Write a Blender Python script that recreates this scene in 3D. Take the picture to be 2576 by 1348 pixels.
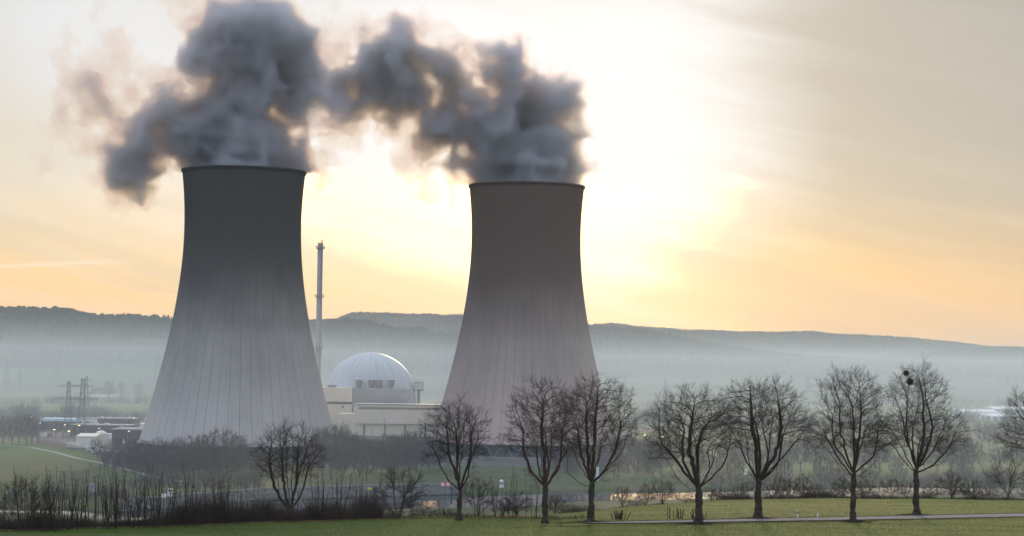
import bpy, math, random
import numpy as np
from mathutils import Vector, Matrix

for _o in list(bpy.data.objects):
    bpy.data.objects.remove(_o, do_unlink=True)
scene = bpy.context.scene
COL = scene.collection

# ------------------------------------------------------------------ camera
F = 5080.0                      # focal length in units of a 2576 px wide frame
CAM = np.array([0.0, 0.0, 54.0])
TILT, ROLL = math.radians(2.6), math.radians(0.8)
_r0 = np.array([1.0, 0, 0]); _u0 = np.array([0, -math.sin(TILT), math.cos(TILT)])
FWD = np.array([0, math.cos(TILT), math.sin(TILT)])
RIGHT = math.cos(ROLL) * _r0 + math.sin(ROLL) * _u0
UP = -math.sin(ROLL) * _r0 + math.cos(ROLL) * _u0
cam_d = bpy.data.cameras.new('camera'); cam = bpy.data.objects.new('camera', cam_d); COL.objects.link(cam)
cam_d.sensor_width = 36.0; cam_d.lens = 36.0 * F / 2576.0
cam_d.clip_start = 1.0; cam_d.clip_end = 30000.0
cam.matrix_world = Matrix(((RIGHT[0], UP[0], -FWD[0], CAM[0]), (RIGHT[1], UP[1], -FWD[1], CAM[1]),
                           (RIGHT[2], UP[2], -FWD[2], CAM[2]), (0, 0, 0, 1)))
scene.camera = cam

def ray(px, py):
    return RIGHT * ((px - 1288) / F) + UP * ((674 - py) / F) + FWD
def P(px, py, Y):               # point of the sight line that lies at depth Y
    d = ray(px, py); return CAM + d * (Y / d[1])
def G(px, py, z=0.0):           # point of the sight line that lies at height z
    d = ray(px, py); return CAM + d * ((z - CAM[2]) / d[2])

# ------------------------------------------------------------------ view and sampling
scene.view_settings.view_transform = 'Standard'
scene.view_settings.look = 'None'
scene.view_settings.exposure = 0.0
scene.view_settings.gamma = 1.0
scene.view_settings.use_curve_mapping = False
cy = scene.cycles
cy.use_denoising = True
cy.max_bounces = 8; cy.diffuse_bounces = 3; cy.glossy_bounces = 3
cy.volume_bounces = 4; cy.transparent_max_bounces = 8
cy.sample_clamp_indirect = 6.0
cy.use_adaptive_sampling = True; cy.adaptive_threshold = 0.006

# ------------------------------------------------------------------ small node language
class NT:
    def __init__(s, tree):
        s.t = tree; s.n = tree.nodes; s.l = tree.links
    def new(s, typ, **kw):
        n = s.n.new(typ)
        for k, v in kw.items(): setattr(n, k, v)
        return n
    def put(s, sock, v):
        if isinstance(v, bpy.types.NodeSocket): s.l.new(v, sock)
        elif isinstance(v, (int, float)) and hasattr(sock, 'default_value') and not hasattr(sock.default_value, '__len__'):
            sock.default_value = v
        else:
            v = tuple(v)
            if len(sock.default_value) == 4 and len(v) == 3: v = v + (1.0,)
            sock.default_value = v
    def m(s, op, a, b=0.0, c=0.0, clamp=False):
        n = s.new('ShaderNodeMath', operation=op, use_clamp=clamp)
        s.put(n.inputs[0], a); s.put(n.inputs[1], b); s.put(n.inputs[2], c)
        return n.outputs[0]
    def noise(s, vec, scale=1.0, detail=4.0, rough=0.55, lac=2.0, dist=0.0):
        n = s.new('ShaderNodeTexNoise'); n.inputs['Scale'].default_value = scale
        n.inputs['Detail'].default_value = detail; n.inputs['Roughness'].default_value = rough
        n.inputs['Lacunarity'].default_value = lac; n.inputs['Distortion'].default_value = dist
        if vec is not None: s.l.new(vec, n.inputs['Vector'])
        return n.outputs['Fac']
    def sstep(s, v, a, b, lo=0.0, hi=1.0):
        n = s.new('ShaderNodeMapRange', interpolation_type='SMOOTHSTEP')
        s.put(n.inputs[0], v); s.put(n.inputs[1], a); s.put(n.inputs[2], b); s.put(n.inputs[3], lo); s.put(n.inputs[4], hi)
        return n.outputs[0]
    def mix(s, f, a, b, mode='MIX'):
        n = s.new('ShaderNodeMix', data_type='RGBA', blend_type=mode)
        s.put(n.inputs[0], f); s.put(n.inputs[6], a); s.put(n.inputs[7], b)
        return n.outputs[2]
    def ramp(s, f, stops):
        n = s.new('ShaderNodeValToRGB'); e = n.color_ramp.elements
        while len(e) < len(stops): e.new(0.5)
        for i, (p, c) in enumerate(stops):
            e[i].position = p; e[i].color = tuple(c) + (1.0,)
        s.put(n.inputs[0], f); return n.outputs[0]
    def xyz(s, v):
        n = s.new('ShaderNodeSeparateXYZ'); s.l.new(v, n.inputs[0]); return n.outputs
    def comb(s, x, y, z=0.0):
        n = s.new('ShaderNodeCombineXYZ'); s.put(n.inputs[0], x); s.put(n.inputs[1], y); s.put(n.inputs[2], z)
        return n.outputs[0]
    def scale(s, v, k):
        n = s.new('ShaderNodeMapping'); s.l.new(v, n.inputs[0]); n.inputs['Scale'].default_value = k
        return n.outputs[0]

# ------------------------------------------------------------------ world: evening sky behind a thin veil of cloud
SUN_AZ = math.atan((1540 - 1288) / F); SUN_EL = math.radians(9.5)
world = bpy.data.worlds.new("World"); scene.world = world; world.use_nodes = True
w = NT(world.node_tree)
for n in list(w.n): w.n.remove(n)
tc = w.new('ShaderNodeTexCoord').outputs['Generated']
dx, dy, dz = w.xyz(tc)
az = w.m('ARCTAN2', dx, dy); el = w.m('ARCSINE', dz)
# streaky cirrus, long in azimuth, tilted a little
streak = w.noise(w.comb(w.m('ADD', w.m('MULTIPLY', az, 8.0), w.m('MULTIPLY', el, 12.0)), w.m('ADD', w.m('MULTIPLY', el, 48.0), w.m('MULTIPLY', az, 9.0))), 1.0, 5.0, 0.5, dist=0.5)
streak2 = w.noise(w.comb(w.m('ADD', w.m('MULTIPLY', az, 15.0), w.m('MULTIPLY', el, 18.0)), w.m('ADD', w.m('MULTIPLY', el, 105.0), w.m('MULTIPLY', az, 22.0))), 1.0, 4.0, 0.5, dist=0.2)
puff = w.noise(w.comb(w.m('MULTIPLY', az, 9.0), w.m('MULTIPLY', el, 16.0)), 1.0, 4.0, 0.5)
elw = w.m('ADD', el, w.m('MULTIPLY', w.m('SUBTRACT', streak, 0.5), 0.034))
base = w.ramp(w.m('MULTIPLY', elw, 1.0 / 0.5), [
    (0.0, (1.48, 0.66, 0.16)), (0.06, (1.32, 0.70, 0.19)), (0.11, (1.06, 0.67, 0.27)), (0.17, (0.80, 0.61, 0.38)),
    (0.26, (0.68, 0.58, 0.44)), (0.36, (0.60, 0.56, 0.50)), (0.60, (0.60, 0.62, 0.64)), (1.0, (0.9, 0.96, 1.05))])
# yellow band under the sun
nearsun = w.m('MULTIPLY', w.sstep(w.m('ABSOLUTE', w.m('SUBTRACT', az, 0.05)), 0.13, 0.0), w.sstep(elw, 0.06, 0.01))
base = w.mix(w.m('MULTIPLY', nearsun, 0.9), base, (1.75, 1.02, 0.16))
# greyer far to the right
base = w.mix(w.m('MULTIPLY', w.sstep(w.m('ADD', az, w.m('MULTIPLY', w.m('SUBTRACT', streak, 0.5), 0.05)), 0.08, 0.26), w.sstep(el, 0.015, 0.10, 0.15, 0.8)), base, (0.60, 0.50, 0.38))
base = w.mix(w.m('MULTIPLY', w.sstep(streak2, 0.40, 0.75), w.sstep(el, 0.12, 0.05, 0.12, 0.34)), base, (1.12, 0.90, 0.62))
base = w.mix(w.m('MULTIPLY', w.sstep(az, 0.03, 0.16), w.sstep(el, 0.045, 0.13, 0.0, 0.95)), base, (0.55, 0.515, 0.46))
base = w.mix(w.m('MULTIPLY', w.m('MULTIPLY', w.sstep(streak, 0.40, 0.62), w.sstep(az, 0.0, 0.1)), 0.22), base, (0.46, 0.41, 0.36))
base = w.mix(w.m('MULTIPLY', w.m('MULTIPLY', w.sstep(streak, 0.45, 0.7), w.sstep(az, -0.03, -0.13)), w.sstep(el, 0.11, 0.05, 0.0, 0.4)), base, (0.66, 0.49, 0.30))
upper = w.sstep(el, 0.2, 0.9)
base = w.mix(upper, base, (1.30, 1.46, 1.72))
# away from the sun the veil is blue grey and bright
back = w.sstep(dy, 0.55, -0.3)
base = w.mix(w.m('MULTIPLY', back, 0.9), base, (1.05, 1.16, 1.38))
# lighter to the left of the sun
leftl = w.sstep(az, 0.02, -0.2)
base = w.mix(w.m('MULTIPLY', w.m('MULTIPLY', leftl, w.m('MULTIPLY', w.sstep(dy, 0.6, 0.9), w.sstep(el, 0.02, 0.10))), 0.5), base, (0.99, 0.90, 0.77))
# glare round the hidden sun
ua = w.m('SUBTRACT', az, 0.044)
u1 = w.m('DIVIDE', ua, w.sstep(ua, -0.05, 0.03, 0.235, 0.090))
va = w.m('SUBTRACT', el, 0.104)
v1 = w.m('DIVIDE', va, w.sstep(va, -0.03, 0.03, 0.098, 0.15))
d1 = w.m('SQRT', w.m('ADD', w.m('MULTIPLY', u1, u1), w.m('MULTIPLY', v1, v1)))
d1 = w.m('ADD', d1, w.m('MULTIPLY', w.m('SUBTRACT', streak, 0.5), 0.75))
d1 = w.m('ADD', d1, w.m('MULTIPLY', w.m('SUBTRACT', streak2, 0.5), 0.14))
d1 = w.m('ADD', d1, w.m('MULTIPLY', w.m('SUBTRACT', puff, 0.5), 0.45))
glare = w.m('POWER', w.sstep(d1, 1.50, 0.30), 1.25)
# second bright opening of the veil at the upper left
u2 = w.m('DIVIDE', w.m('ADD', az, 0.20), 0.075); v2 = w.m('DIVIDE', w.m('SUBTRACT', el, 0.155), 0.055)
d2 = w.m('ADD', w.m('SQRT', w.m('ADD', w.m('MULTIPLY', u2, u2), w.m('MULTIPLY', v2, v2))), w.m('MULTIPLY', w.m('SUBTRACT', puff, 0.5), 1.1))
glare2 = w.m('MULTIPLY', w.sstep(d2, 1.35, 0.2), 0.8)
base = w.mix(w.m('MULTIPLY', w.sstep(az, 0.05, 0.2), 0.16), base, (0.0, 0.0, 0.0))
col = w.mix(glare2, base, (0.93, 0.90, 0.87))
gcol = w.mix(w.sstep(el, 0.030, 0.058), w.mix(w.sstep(glare, 0.45, 0.95), (1.30, 0.93, 0.54), (1.45, 1.20, 0.95)), w.mix(w.sstep(glare, 0.45, 0.85), (1.15, 0.98, 0.80), (4.4, 2.5, 0.98)))
gcol = w.mix(w.sstep(el, 0.076, 0.096), gcol, (0.95, 0.945, 0.945))
col = w.mix(glare, col, gcol)
# faint contrail low on the left
cl = w.m('SUBTRACT', w.m('SUBTRACT', el, 0.0413), w.m('MULTIPLY', w.m('ADD', az, 0.248), 0.075))
cw = w.sstep(w.m('ABSOLUTE', w.m('ADD', cl, w.m('MULTIPLY', w.m('SUBTRACT', streak2, 0.5), 0.0016))), 0.0016, 0.0003)
ce = w.m('MULTIPLY', w.sstep(az, -0.175, -0.215), w.sstep(az, -0.36, -0.27))
col = w.mix(w.m('MULTIPLY', w.m('MULTIPLY', cw, ce), 0.55), col, (1.15, 0.93, 0.66))
low_r = w.m('MULTIPLY', w.sstep(az, 0.05, 0.2), w.sstep(el, 0.085, 0.02))
col = w.mix(w.m('MULTIPLY', w.m('MULTIPLY', low_r, w.sstep(dy, 0.6, 0.9)), 0.5), col, (0.98, 0.50, 0.17))
front = w.sstep(dy, 0.5, 0.85)
col = w.mix(front, col, (0.885, 0.945, 1.03), 'MULTIPLY')
# below the horizon
col = w.mix(w.sstep(dz, 0.0, -0.06), col, (0.16, 0.16, 0.15))
sky = w.new('ShaderNodeTexSky', sky_type='NISHITA'); sky.sun_disc = False
sky.sun_elevation = SUN_EL; sky.sun_rotation = SUN_AZ; sky.air_density = 1.0; sky.dust_density = 2.0
b1 = w.new('ShaderNodeBackground'); b1.inputs[1].default_value = 0.05; w.l.new(sky.outputs[0], b1.inputs[0])
b2 = w.new('ShaderNodeBackground'); b2.inputs[1].default_value = 1.0; w.l.new(col, b2.inputs[0])
mx = w.new('ShaderNodeMixShader'); mx.inputs[0].default_value = 0.9
w.l.new(b1.outputs[0], mx.inputs[1]); w.l.new(b2.outputs[0], mx.inputs[2])
wo = w.new('ShaderNodeOutputWorld'); w.l.new(mx.outputs[0], wo.inputs[0])

# ------------------------------------------------------------------ sun, low behind the towers and softened by the veil
sl = bpy.data.lights.new('sun', 'SUN'); sl.energy = 2.2; sl.angle = math.radians(6.0); sl.color = (1.0, 0.72, 0.42)
so = bpy.data.objects.new('sun', sl); COL.objects.link(so)
_sd = Vector((math.sin(SUN_AZ) * math.cos(SUN_EL), math.cos(SUN_AZ) * math.cos(SUN_EL), math.sin(SUN_EL)))
so.rotation_euler = (-_sd).to_track_quat('-Z', 'Y').to_euler(); so.location = (0, 0, 400)

# ------------------------------------------------------------------ materials
def mat(name, col, rough=0.85, var=0.25, scale=1.0, bump=0.0, bscale=None, spec=0.3, metal=0.0, col2=None, emit=None, space='Object'):
    m = bpy.data.materials.new(name); m.use_nodes = True; t = NT(m.node_tree)
    b = t.n['Principled BSDF']
    b.inputs['Roughness'].default_value = rough; b.inputs['Metallic'].default_value = metal
    b.inputs['Specular IOR Level'].default_value = spec
    v = t.new('ShaderNodeTexCoord').outputs[space]
    nf = t.noise(v, scale, 5.0, 0.6)
    c2 = col2 if col2 else tuple(c * (1 - var) for c in col)
    c1 = col if col2 else tuple(min(1, c * (1 + var)) for c in col)
    t.l.new(t.mix(t.sstep(nf, 0.3, 0.7), c1, c2), b.inputs['Base Color'])
    if bump:
        bp = t.new('ShaderNodeBump'); bp.inputs['Strength'].default_value = bump; bp.inputs['Distance'].default_value = 0.3
        t.l.new(t.noise(v, bscale or scale * 4, 4.0, 0.6), bp.inputs['Height']); t.l.new(bp.outputs[0], b.inputs['Normal'])
    if emit:
        b.inputs['Emission Color'].default_value = tuple(emit[:3]) + (1,); b.inputs['Emission Strength'].default_value = emit[3]
    return m

def volmat(name, col, dens, aniso, absorb=None):
    m = bpy.data.materials.new(name); m.use_nodes = True; t = NT(m.node_tree)
    for n in list(t.n): t.n.remove(n)
    v = t.new('ShaderNodeVolumePrincipled'); v.inputs['Color'].default_value = tuple(col) + (1,)
    v.inputs['Density'].default_value = dens; v.inputs['Anisotropy'].default_value = aniso
    if absorb: v.inputs['Absorption Color'].default_value = tuple(absorb) + (1,)
    o = t.new('ShaderNodeOutputMaterial'); t.l.new(v.outputs[0], o.inputs['Volume'])
    return m

M = {}
M['bark'] = mat('bark', (0.052, 0.044, 0.038), 0.95, 0.4, 3.0, 0.6, 5.0, 0.1)
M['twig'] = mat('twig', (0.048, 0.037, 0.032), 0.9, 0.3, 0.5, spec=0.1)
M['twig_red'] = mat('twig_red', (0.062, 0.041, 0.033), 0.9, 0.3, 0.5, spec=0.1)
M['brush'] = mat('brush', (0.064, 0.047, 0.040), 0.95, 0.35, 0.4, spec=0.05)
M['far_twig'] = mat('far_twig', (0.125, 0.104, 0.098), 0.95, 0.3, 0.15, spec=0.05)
M['shrub'] = mat('shrub', (0.058, 0.040, 0.036), 0.95, 0.35, 0.4, spec=0.05)
M['mistletoe'] = mat('mistletoe', (0.055, 0.060, 0.018), 0.8, 0.4, 4.0, spec=0.2)
M['beige'] = mat('beige', (0.80, 0.69, 0.545), 0.75, 0.05, 0.08)
M['cream'] = mat('cream', (0.80, 0.735, 0.63), 0.75, 0.05, 0.08)
M['grey_clad'] = mat('grey_clad', (0.34, 0.33, 0.33), 0.6, 0.08, 0.1)
M['dark_band'] = mat('dark_band', (0.10, 0.095, 0.10), 0.6, 0.15, 0.3)
M['brown_band'] = mat('brown_band', (0.23, 0.20, 0.18), 0.7, 0.15, 0.3)
M['dome_panel'] = None
M['steel'] = mat('steel', (0.22, 0.23, 0.24), 0.5, 0.2, 0.8, metal=0.3)
M['pylon_steel'] = mat('pylon_steel', (0.10, 0.13, 0.13), 0.6, 0.2, 0.5)
M['rust_steel'] = mat('rust_steel', (0.30, 0.20, 0.09), 0.7, 0.3, 1.0)
M['cowl'] = mat('cowl', (0.25, 0.24, 0.24), 0.6, 0.2, 0.6)
M['stack_grey'] = mat('stack_grey', (0.40, 0.39, 0.41), 0.75, 0.1, 0.15)
M['brick'] = mat('brick', (0.115, 0.062, 0.058), 0.9, 0.2, 0.3)
M['roof_grey'] = mat('roof_grey', (0.28, 0.28, 0.29), 0.8, 0.15, 0.2)
M['white_wall'] = mat('white_wall', (0.74, 0.74, 0.73), 0.6, 0.06, 0.3)
M['pale_blue'] = mat('pale_blue', (0.50, 0.62, 0.72), 0.5, 0.08, 0.3)
M['container_red'] = mat('container_red', (0.35, 0.12, 0.09), 0.6, 0.15, 0.5)
M['glass'] = mat('glass', (0.03, 0.035, 0.04), 0.15, 0.2, 0.5, spec=0.6)
M['rubber'] = mat('rubber', (0.02, 0.02, 0.02), 0.9, 0.2, 2.0)
M['fence_red'] = mat('fence_red', (0.19, 0.10, 0.10), 0.8, 0.2, 0.5)
M['lamp_warm'] = mat('lamp_warm', (0.8, 0.7, 0.5), 0.5, 0.05, emit=(1.0, 0.62, 0.24, 9.0))
M['lamp_white'] = mat('lamp_white', (0.8, 0.8, 0.78), 0.5, 0.05, emit=(1.0, 0.9, 0.75, 2.5))
M['quay'] = mat('quay', (0.080, 0.082, 0.080), 0.97, 0.55, 0.35, 0.4, 1.0, 0.02)
M['quay_cap'] = mat('quay_cap', (0.21, 0.21, 0.205), 0.85, 0.15, 0.3)
M['asphalt'] = mat('asphalt', (0.20, 0.195, 0.20), 0.97, 0.12, 0.6, spec=0.04)
M['gravel'] = mat('gravel', (0.27, 0.255, 0.25), 0.95, 0.15, 0.5)
M['yard'] = mat('yard', (0.095, 0.085, 0.078), 0.95, 0.3, 0.05)
M['post_white'] = mat('post_white', (0.78, 0.78, 0.77), 0.5, 0.05, 3.0)
M['post_black'] = mat('post_black', (0.015, 0.015, 0.015), 0.5, 0.1, 3.0)
M['sign_white'] = mat('sign_white', (0.72, 0.74, 0.76), 0.5, 0.05, 1.0)
M['sign_red'] = mat('sign_red', (0.55, 0.03, 0.03), 0.5, 0.05, 1.0)
M['sign_yellow'] = mat('sign_yellow', (0.65, 0.52, 0.05), 0.5, 0.05, 1.0)
M['conifer'] = mat('conifer', (0.020, 0.023, 0.018), 0.95, 0.5, 0.03, spec=0.05)
M['decid'] = mat('decid', (0.040, 0.035, 0.030), 0.95, 0.4, 0.03, spec=0.05)
M['basin'] = mat('basin', (0.05, 0.05, 0.055), 0.95, 0.3, 0.2)
M['dry_grass'] = mat('dry_grass', (0.20, 0.165, 0.075), 0.95, 0.35, 0.5, spec=0.05)
M['column'] = mat('column', (0.13, 0.135, 0.135), 0.85, 0.2, 0.3)

def concrete_shell(seed, tint, top_col):
    """slip-formed concrete: seams of the lifts, meridian joints, weathering streaks, base tone darker towards the top"""
    m = bpy.data.materials.new('tower_concrete'); m.use_nodes = True; t = NT(m.node_tree); b = t.n['Principled BSDF']
    v = t.new('ShaderNodeTexCoord').outputs['Object']; x, y, z = t.xyz(v)
    ang = t.m('ARCTAN2', y, x)
    a0 = t.m('MULTIPLY', ang, 52 / (2 * math.pi))
    fr = t.m('FRACT', t.m('ADD', a0, 100.37 + seed))
    seam = t.sstep(t.m('ABSOLUTE', t.m('SUBTRACT', fr, 0.5)), 0.030, 0.012)
    lift = t.m('FRACT', t.m('DIVIDE', z, 1.5))
    lseam = t.sstep(t.m('ABSOLUTE', t.m('SUBTRACT', lift, 0.5)), 0.14, 0.04)
    lrow = t.m('FLOOR', t.m('DIVIDE', z, 1.5))
    # one tone per form panel
    wn = t.new('ShaderNodeTexWhiteNoise', noise_dimensions='2D')
    t.l.new(t.comb(t.m('FLOOR', t.m('MULTIPLY', a0, 3.0)), lrow), wn.inputs['Vector'])
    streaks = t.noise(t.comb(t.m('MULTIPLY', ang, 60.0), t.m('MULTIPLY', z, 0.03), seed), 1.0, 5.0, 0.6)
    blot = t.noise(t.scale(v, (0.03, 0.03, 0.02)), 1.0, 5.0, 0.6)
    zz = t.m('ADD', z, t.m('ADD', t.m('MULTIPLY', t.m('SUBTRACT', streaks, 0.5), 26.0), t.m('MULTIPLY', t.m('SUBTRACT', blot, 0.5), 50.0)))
    top_dark = t.sstep(zz, -2.0, 108.0)  # concrete darkens with height, the transition broken up by streaks and blotches
    c = t.mix(top_dark, tuple(0.44 * k for k in tint), top_col)
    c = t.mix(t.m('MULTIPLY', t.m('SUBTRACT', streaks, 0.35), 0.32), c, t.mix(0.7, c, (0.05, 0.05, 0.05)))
    c = t.mix(t.m('MULTIPLY', wn.outputs['Value'], 0.07), c, (0.1, 0.1, 0.1))
    c = t.mix(t.m('MULTIPLY', seam, 0.62), c, (0.04, 0.04, 0.042))
    c = t.mix(t.m('MULTIPLY', lseam, 0.05), c, (0.04, 0.04, 0.042))
    t.l.new(c, b.inputs['Base Color']); b.inputs['Roughness'].default_value = 0.9
    b.inputs['Specular IOR Level'].default_value = 0.15
    bp = t.new('ShaderNodeBump'); bp.inputs['Strength'].default_value = 0.35; bp.inputs['Distance'].default_value = 0.4
    t.l.new(t.m('MAXIMUM', seam, t.m('MULTIPLY', lseam, 0.05)), bp.inputs['Height']); t.l.new(bp.outputs[0], b.inputs['Normal'])
    return m

def dome_mat():
    m = bpy.data.materials.new('dome_panels'); m.use_nodes = True; t = NT(m.node_tree); b = t.n['Principled BSDF']
    v = t.new('ShaderNodeTexCoord').outputs['Object']; x, y, z = t.xyz(v)
    ang = t.m('ARCTAN2', y, x)
    lat = t.m('ARCTAN2', z, t.m('SQRT', t.m('ADD', t.m('MULTIPLY', x, x), t.m('MULTIPLY', y, y))))
    l1 = t.m('FRACT', t.m('MULTIPLY', lat, 13.0)); l2 = t.m('FRACT', t.m('MULTIPLY', ang, 48 / (2 * math.pi)))
    s1 = t.sstep(t.m('ABSOLUTE', t.m('SUBTRACT', l1, 0.5)), 0.07, 0.02); s2 = t.sstep(t.m('ABSOLUTE', t.m('SUBTRACT', l2, 0.5)), 0.05, 0.01)
    st = t.noise(t.comb(t.m('MULTIPLY', ang, 7.0), t.m('MULTIPLY', lat, 0.7)), 1.0, 4.0, 0.6)
    c = t.mix(t.sstep(st, 0.52, 0.72), (0.50, 0.535, 0.58), (0.33, 0.355, 0.39))
    c = t.mix(t.m('MULTIPLY', t.m('MAXIMUM', s1, t.m('MULTIPLY', s2, 0.6)), 0.6), c, (0.2, 0.21, 0.23))
    t.l.new(c, b.inputs['Base Color']); b.inputs['Roughness'].default_value = 0.45
    return m
M['dome_panel'] = dome_mat()

# ------------------------------------------------------------------ mesh helpers
def tag(o, label=None, cat=None, group=None, kind=None):
    if label: o['label'] = label
    if cat: o['category'] = cat
    if group: o['group'] = group
    if kind: o['kind'] = kind
    return o
def link(name, me, material=None, parent=None, loc=None, rz=0.0, smooth=False):
    o = bpy.data.objects.new(name, me); COL.objects.link(o)
    if material is not None:
        if len(me.materials) == 0: me.materials.append(material)
    if parent is not None: o.parent = parent
    if loc is not None: o.location = tuple(loc)
    o.rotation_euler = (0, 0, rz)
    if smooth: me.polygons.foreach_set('use_smooth', np.ones(len(me.polygons), dtype=bool))
    return o
def empty(name, loc, rz=0.0):
    o = bpy.data.objects.new(name, None); COL.objects.link(o); o.location = tuple(loc); o.rotation_euler = (0, 0, rz)
    return o
def mesh_np(name, v, f):
    """v (n,3), f (m,k) with one k"""
    me = bpy.data.meshes.new(name); v = np.asarray(v, np.float32); f = np.asarray(f, np.int32); k = f.shape[1]
    me.vertices.add(len(v)); me.vertices.foreach_set('co', v.ravel())
    me.loops.add(f.size); me.loops.foreach_set('vertex_index', f.ravel())
    me.polygons.add(len(f)); me.polygons.foreach_set('loop_start', np.arange(0, f.size, k, dtype=np.int32))
    me.polygons.foreach_set('loop_total', np.full(len(f), k, dtype=np.int32))
    me.update(calc_edges=True); return me
class MB:
    def __init__(s): s.v = []; s.f = []
    def box(s, x0, x1, y0, y1, z0, z1):
        i = len(s.v)
        s.v += [(x0, y0, z0), (x1, y0, z0), (x1, y1, z0), (x0, y1, z0), (x0, y0, z1), (x1, y0, z1), (x1, y1, z1), (x0, y1, z1)]
        s.f += [(i, i+3, i+2, i+1), (i+4, i+5, i+6, i+7), (i, i+1, i+5, i+4), (i+1, i+2, i+6, i+5), (i+2, i+3, i+7, i+6), (i+3, i, i+4, i+7)]
        return s
    def bar(s, a, b, r0, r1=None, k=4):
        r1 = r0 if r1 is None else r1
        a = Vector(a); b = Vector(b); d = (b - a).normalized()
        u = d.cross(Vector((0.31, 0.2, 1)) if abs(d.z) < 0.95 else Vector((1, 0.1, 0))).normalized(); w_ = d.cross(u)
        i = len(s.v)
        for p, r in ((a, r0), (b, r1)):
            for j in range(k):
                t = 2 * math.pi * (j + 0.5) / k; s.v.append(tuple(p + (u * math.cos(t) + w_ * math.sin(t)) * r))
        for j in range(k): s.f.append((i + j, i + (j+1) % k, i + k + (j+1) % k, i + k + j))
        s.f.append(tuple(i + k - 1 - j for j in range(k))); s.f.append(tuple(i + k + j for j in range(k)))
        return s
    def lathe(s, prof, k=48, cx=0.0, cy_=0.0, cap0=True, cap1=True):
        i = len(s.v)
        for r, z in prof:
            for j in range(k):
                t = 2 * math.pi * j / k; s.v.append((cx + r * math.cos(t), cy_ + r * math.sin(t), z))
        for q in range(len(prof) - 1):
            for j in range(k):
                s.f.append((i + q*k + j, i + q*k + (j+1) % k, i + (q+1)*k + (j+1) % k, i + (q+1)*k + j))
        if cap0: s.f.append(tuple(i + k - 1 - j for j in range(k)))
        if cap1: s.f.append(tuple(i + (len(prof)-1)*k + j for j in range(k)))
        return s
    def prism(s, pts, x0, x1, axis='x'):
        """pts: outline in the plane across the axis, counter-clockwise"""
        i = len(s.v); n = len(pts)
        for xx in (x0, x1):
            for a, b in pts: s.v.append((xx, a, b) if axis == 'x' else (a, xx, b))
        for j in range(n): s.f.append((i + j, i + (j+1) % n, i + n + (j+1) % n, i + n + j))
        s.f.append(tuple(i + n - 1 - j for j in range(n))); s.f.append(tuple(i + n + j for j in range(n)))
        return s
    def build(s, name, material, parent=None, loc=None, rz=0.0, smooth=False, bevel=0.0):
        me = bpy.data.meshes.new(name); me.from_pydata([tuple(map(float, q)) for q in s.v], [], s.f); me.update()
        o = link(name, me, material, parent, loc, rz, smooth)
        if bevel:
            md = o.modifiers.new('edge', 'BEVEL'); md.width = bevel; md.segments = 1; md.limit_method = 'ANGLE'
        return o
KIDS = {}
def copy_tree(o, loc, rz=0.0, sc=None):
    c = o.copy(); COL.objects.link(c); c.location = tuple(loc); c.rotation_euler = (0, 0, rz)
    if sc is not None: c.scale = (sc, sc, sc) if not hasattr(sc, '__len__') else sc
    for ch in o.children:
        d = ch.copy(); COL.objects.link(d); d.parent = c
        for g in ch.children:
            e = g.copy(); COL.objects.link(e); e.parent = d
    return c

def smooth01(t):
    t = np.clip(t, 0, 1); return t * t * (3 - 2 * t)
def vnoise2(x, y, seed=0):
    """smooth lattice noise in [0,1] for arrays"""
    x = np.asarray(x, float); y = np.asarray(y, float)
    xi = np.floor(x).astype(np.int64); yi = np.floor(y).astype(np.int64); fx = smooth01(x - xi); fy = smooth01(y - yi)
    def h(a, b):
        n = (a * 374761393 + b * 668265263 + seed * 1442695041) & 0xffffffff
        n = ((n ^ (n >> 13)) * 1274126177) & 0xffffffff
        return ((n ^ (n >> 16)) & 0xffff) / 65535.0
    return (h(xi, yi) * (1 - fx) + h(xi + 1, yi) * fx) * (1 - fy) + (h(xi, yi + 1) * (1 - fx) + h(xi + 1, yi + 1) * fx) * fy

# ------------------------------------------------------------------ terrain
ZR = 36.2                                   # the terrace with the avenue
def road_y(X): return 217.0 + 0.42 * np.asarray(X, float)
_near = [(-200, 1286), (150, 1291), (270, 1305), (380, 1308), (700, 1296), (1050, 1279), (1300, 1275), (1420, 1264), (1540, 1259), (1740, 1256), (2000, 1249), (2576, 1244), (2900, 1243)]
_far = [(-200, 1273), (150, 1276), (230, 1284), (300, 1290), (644, 1260), (950, 1250), (1130, 1245), (1300, 1237), (1540, 1233), (1740, 1231), (2000, 1225), (2576, 1221), (2900, 1220)]
ZW = -3.0
RN = np.array([G(a, b, ZW)[:2] for a, b in _near]); RF = np.array([G(a, b, ZW)[:2] for a, b in _far])
def yn(X): return np.interp(X, RN[:, 0], RN[:, 1])
def yf(X): return np.interp(X, RF[:, 0], RF[:, 1])
_crest = [(-60, 205, 36.0), (-51, 209, 36.2), (-30, 218, 36.2), (-8, 231, 36.2), (2, 238, 36.0), (6, 250, 35.2), (14, 270, 34.5), (30, 290, 34.4), (48, 300, 34.2), (80, 306, 34.0), (130, 310, 34.0)]
_cr = np.array(_crest, float)
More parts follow.
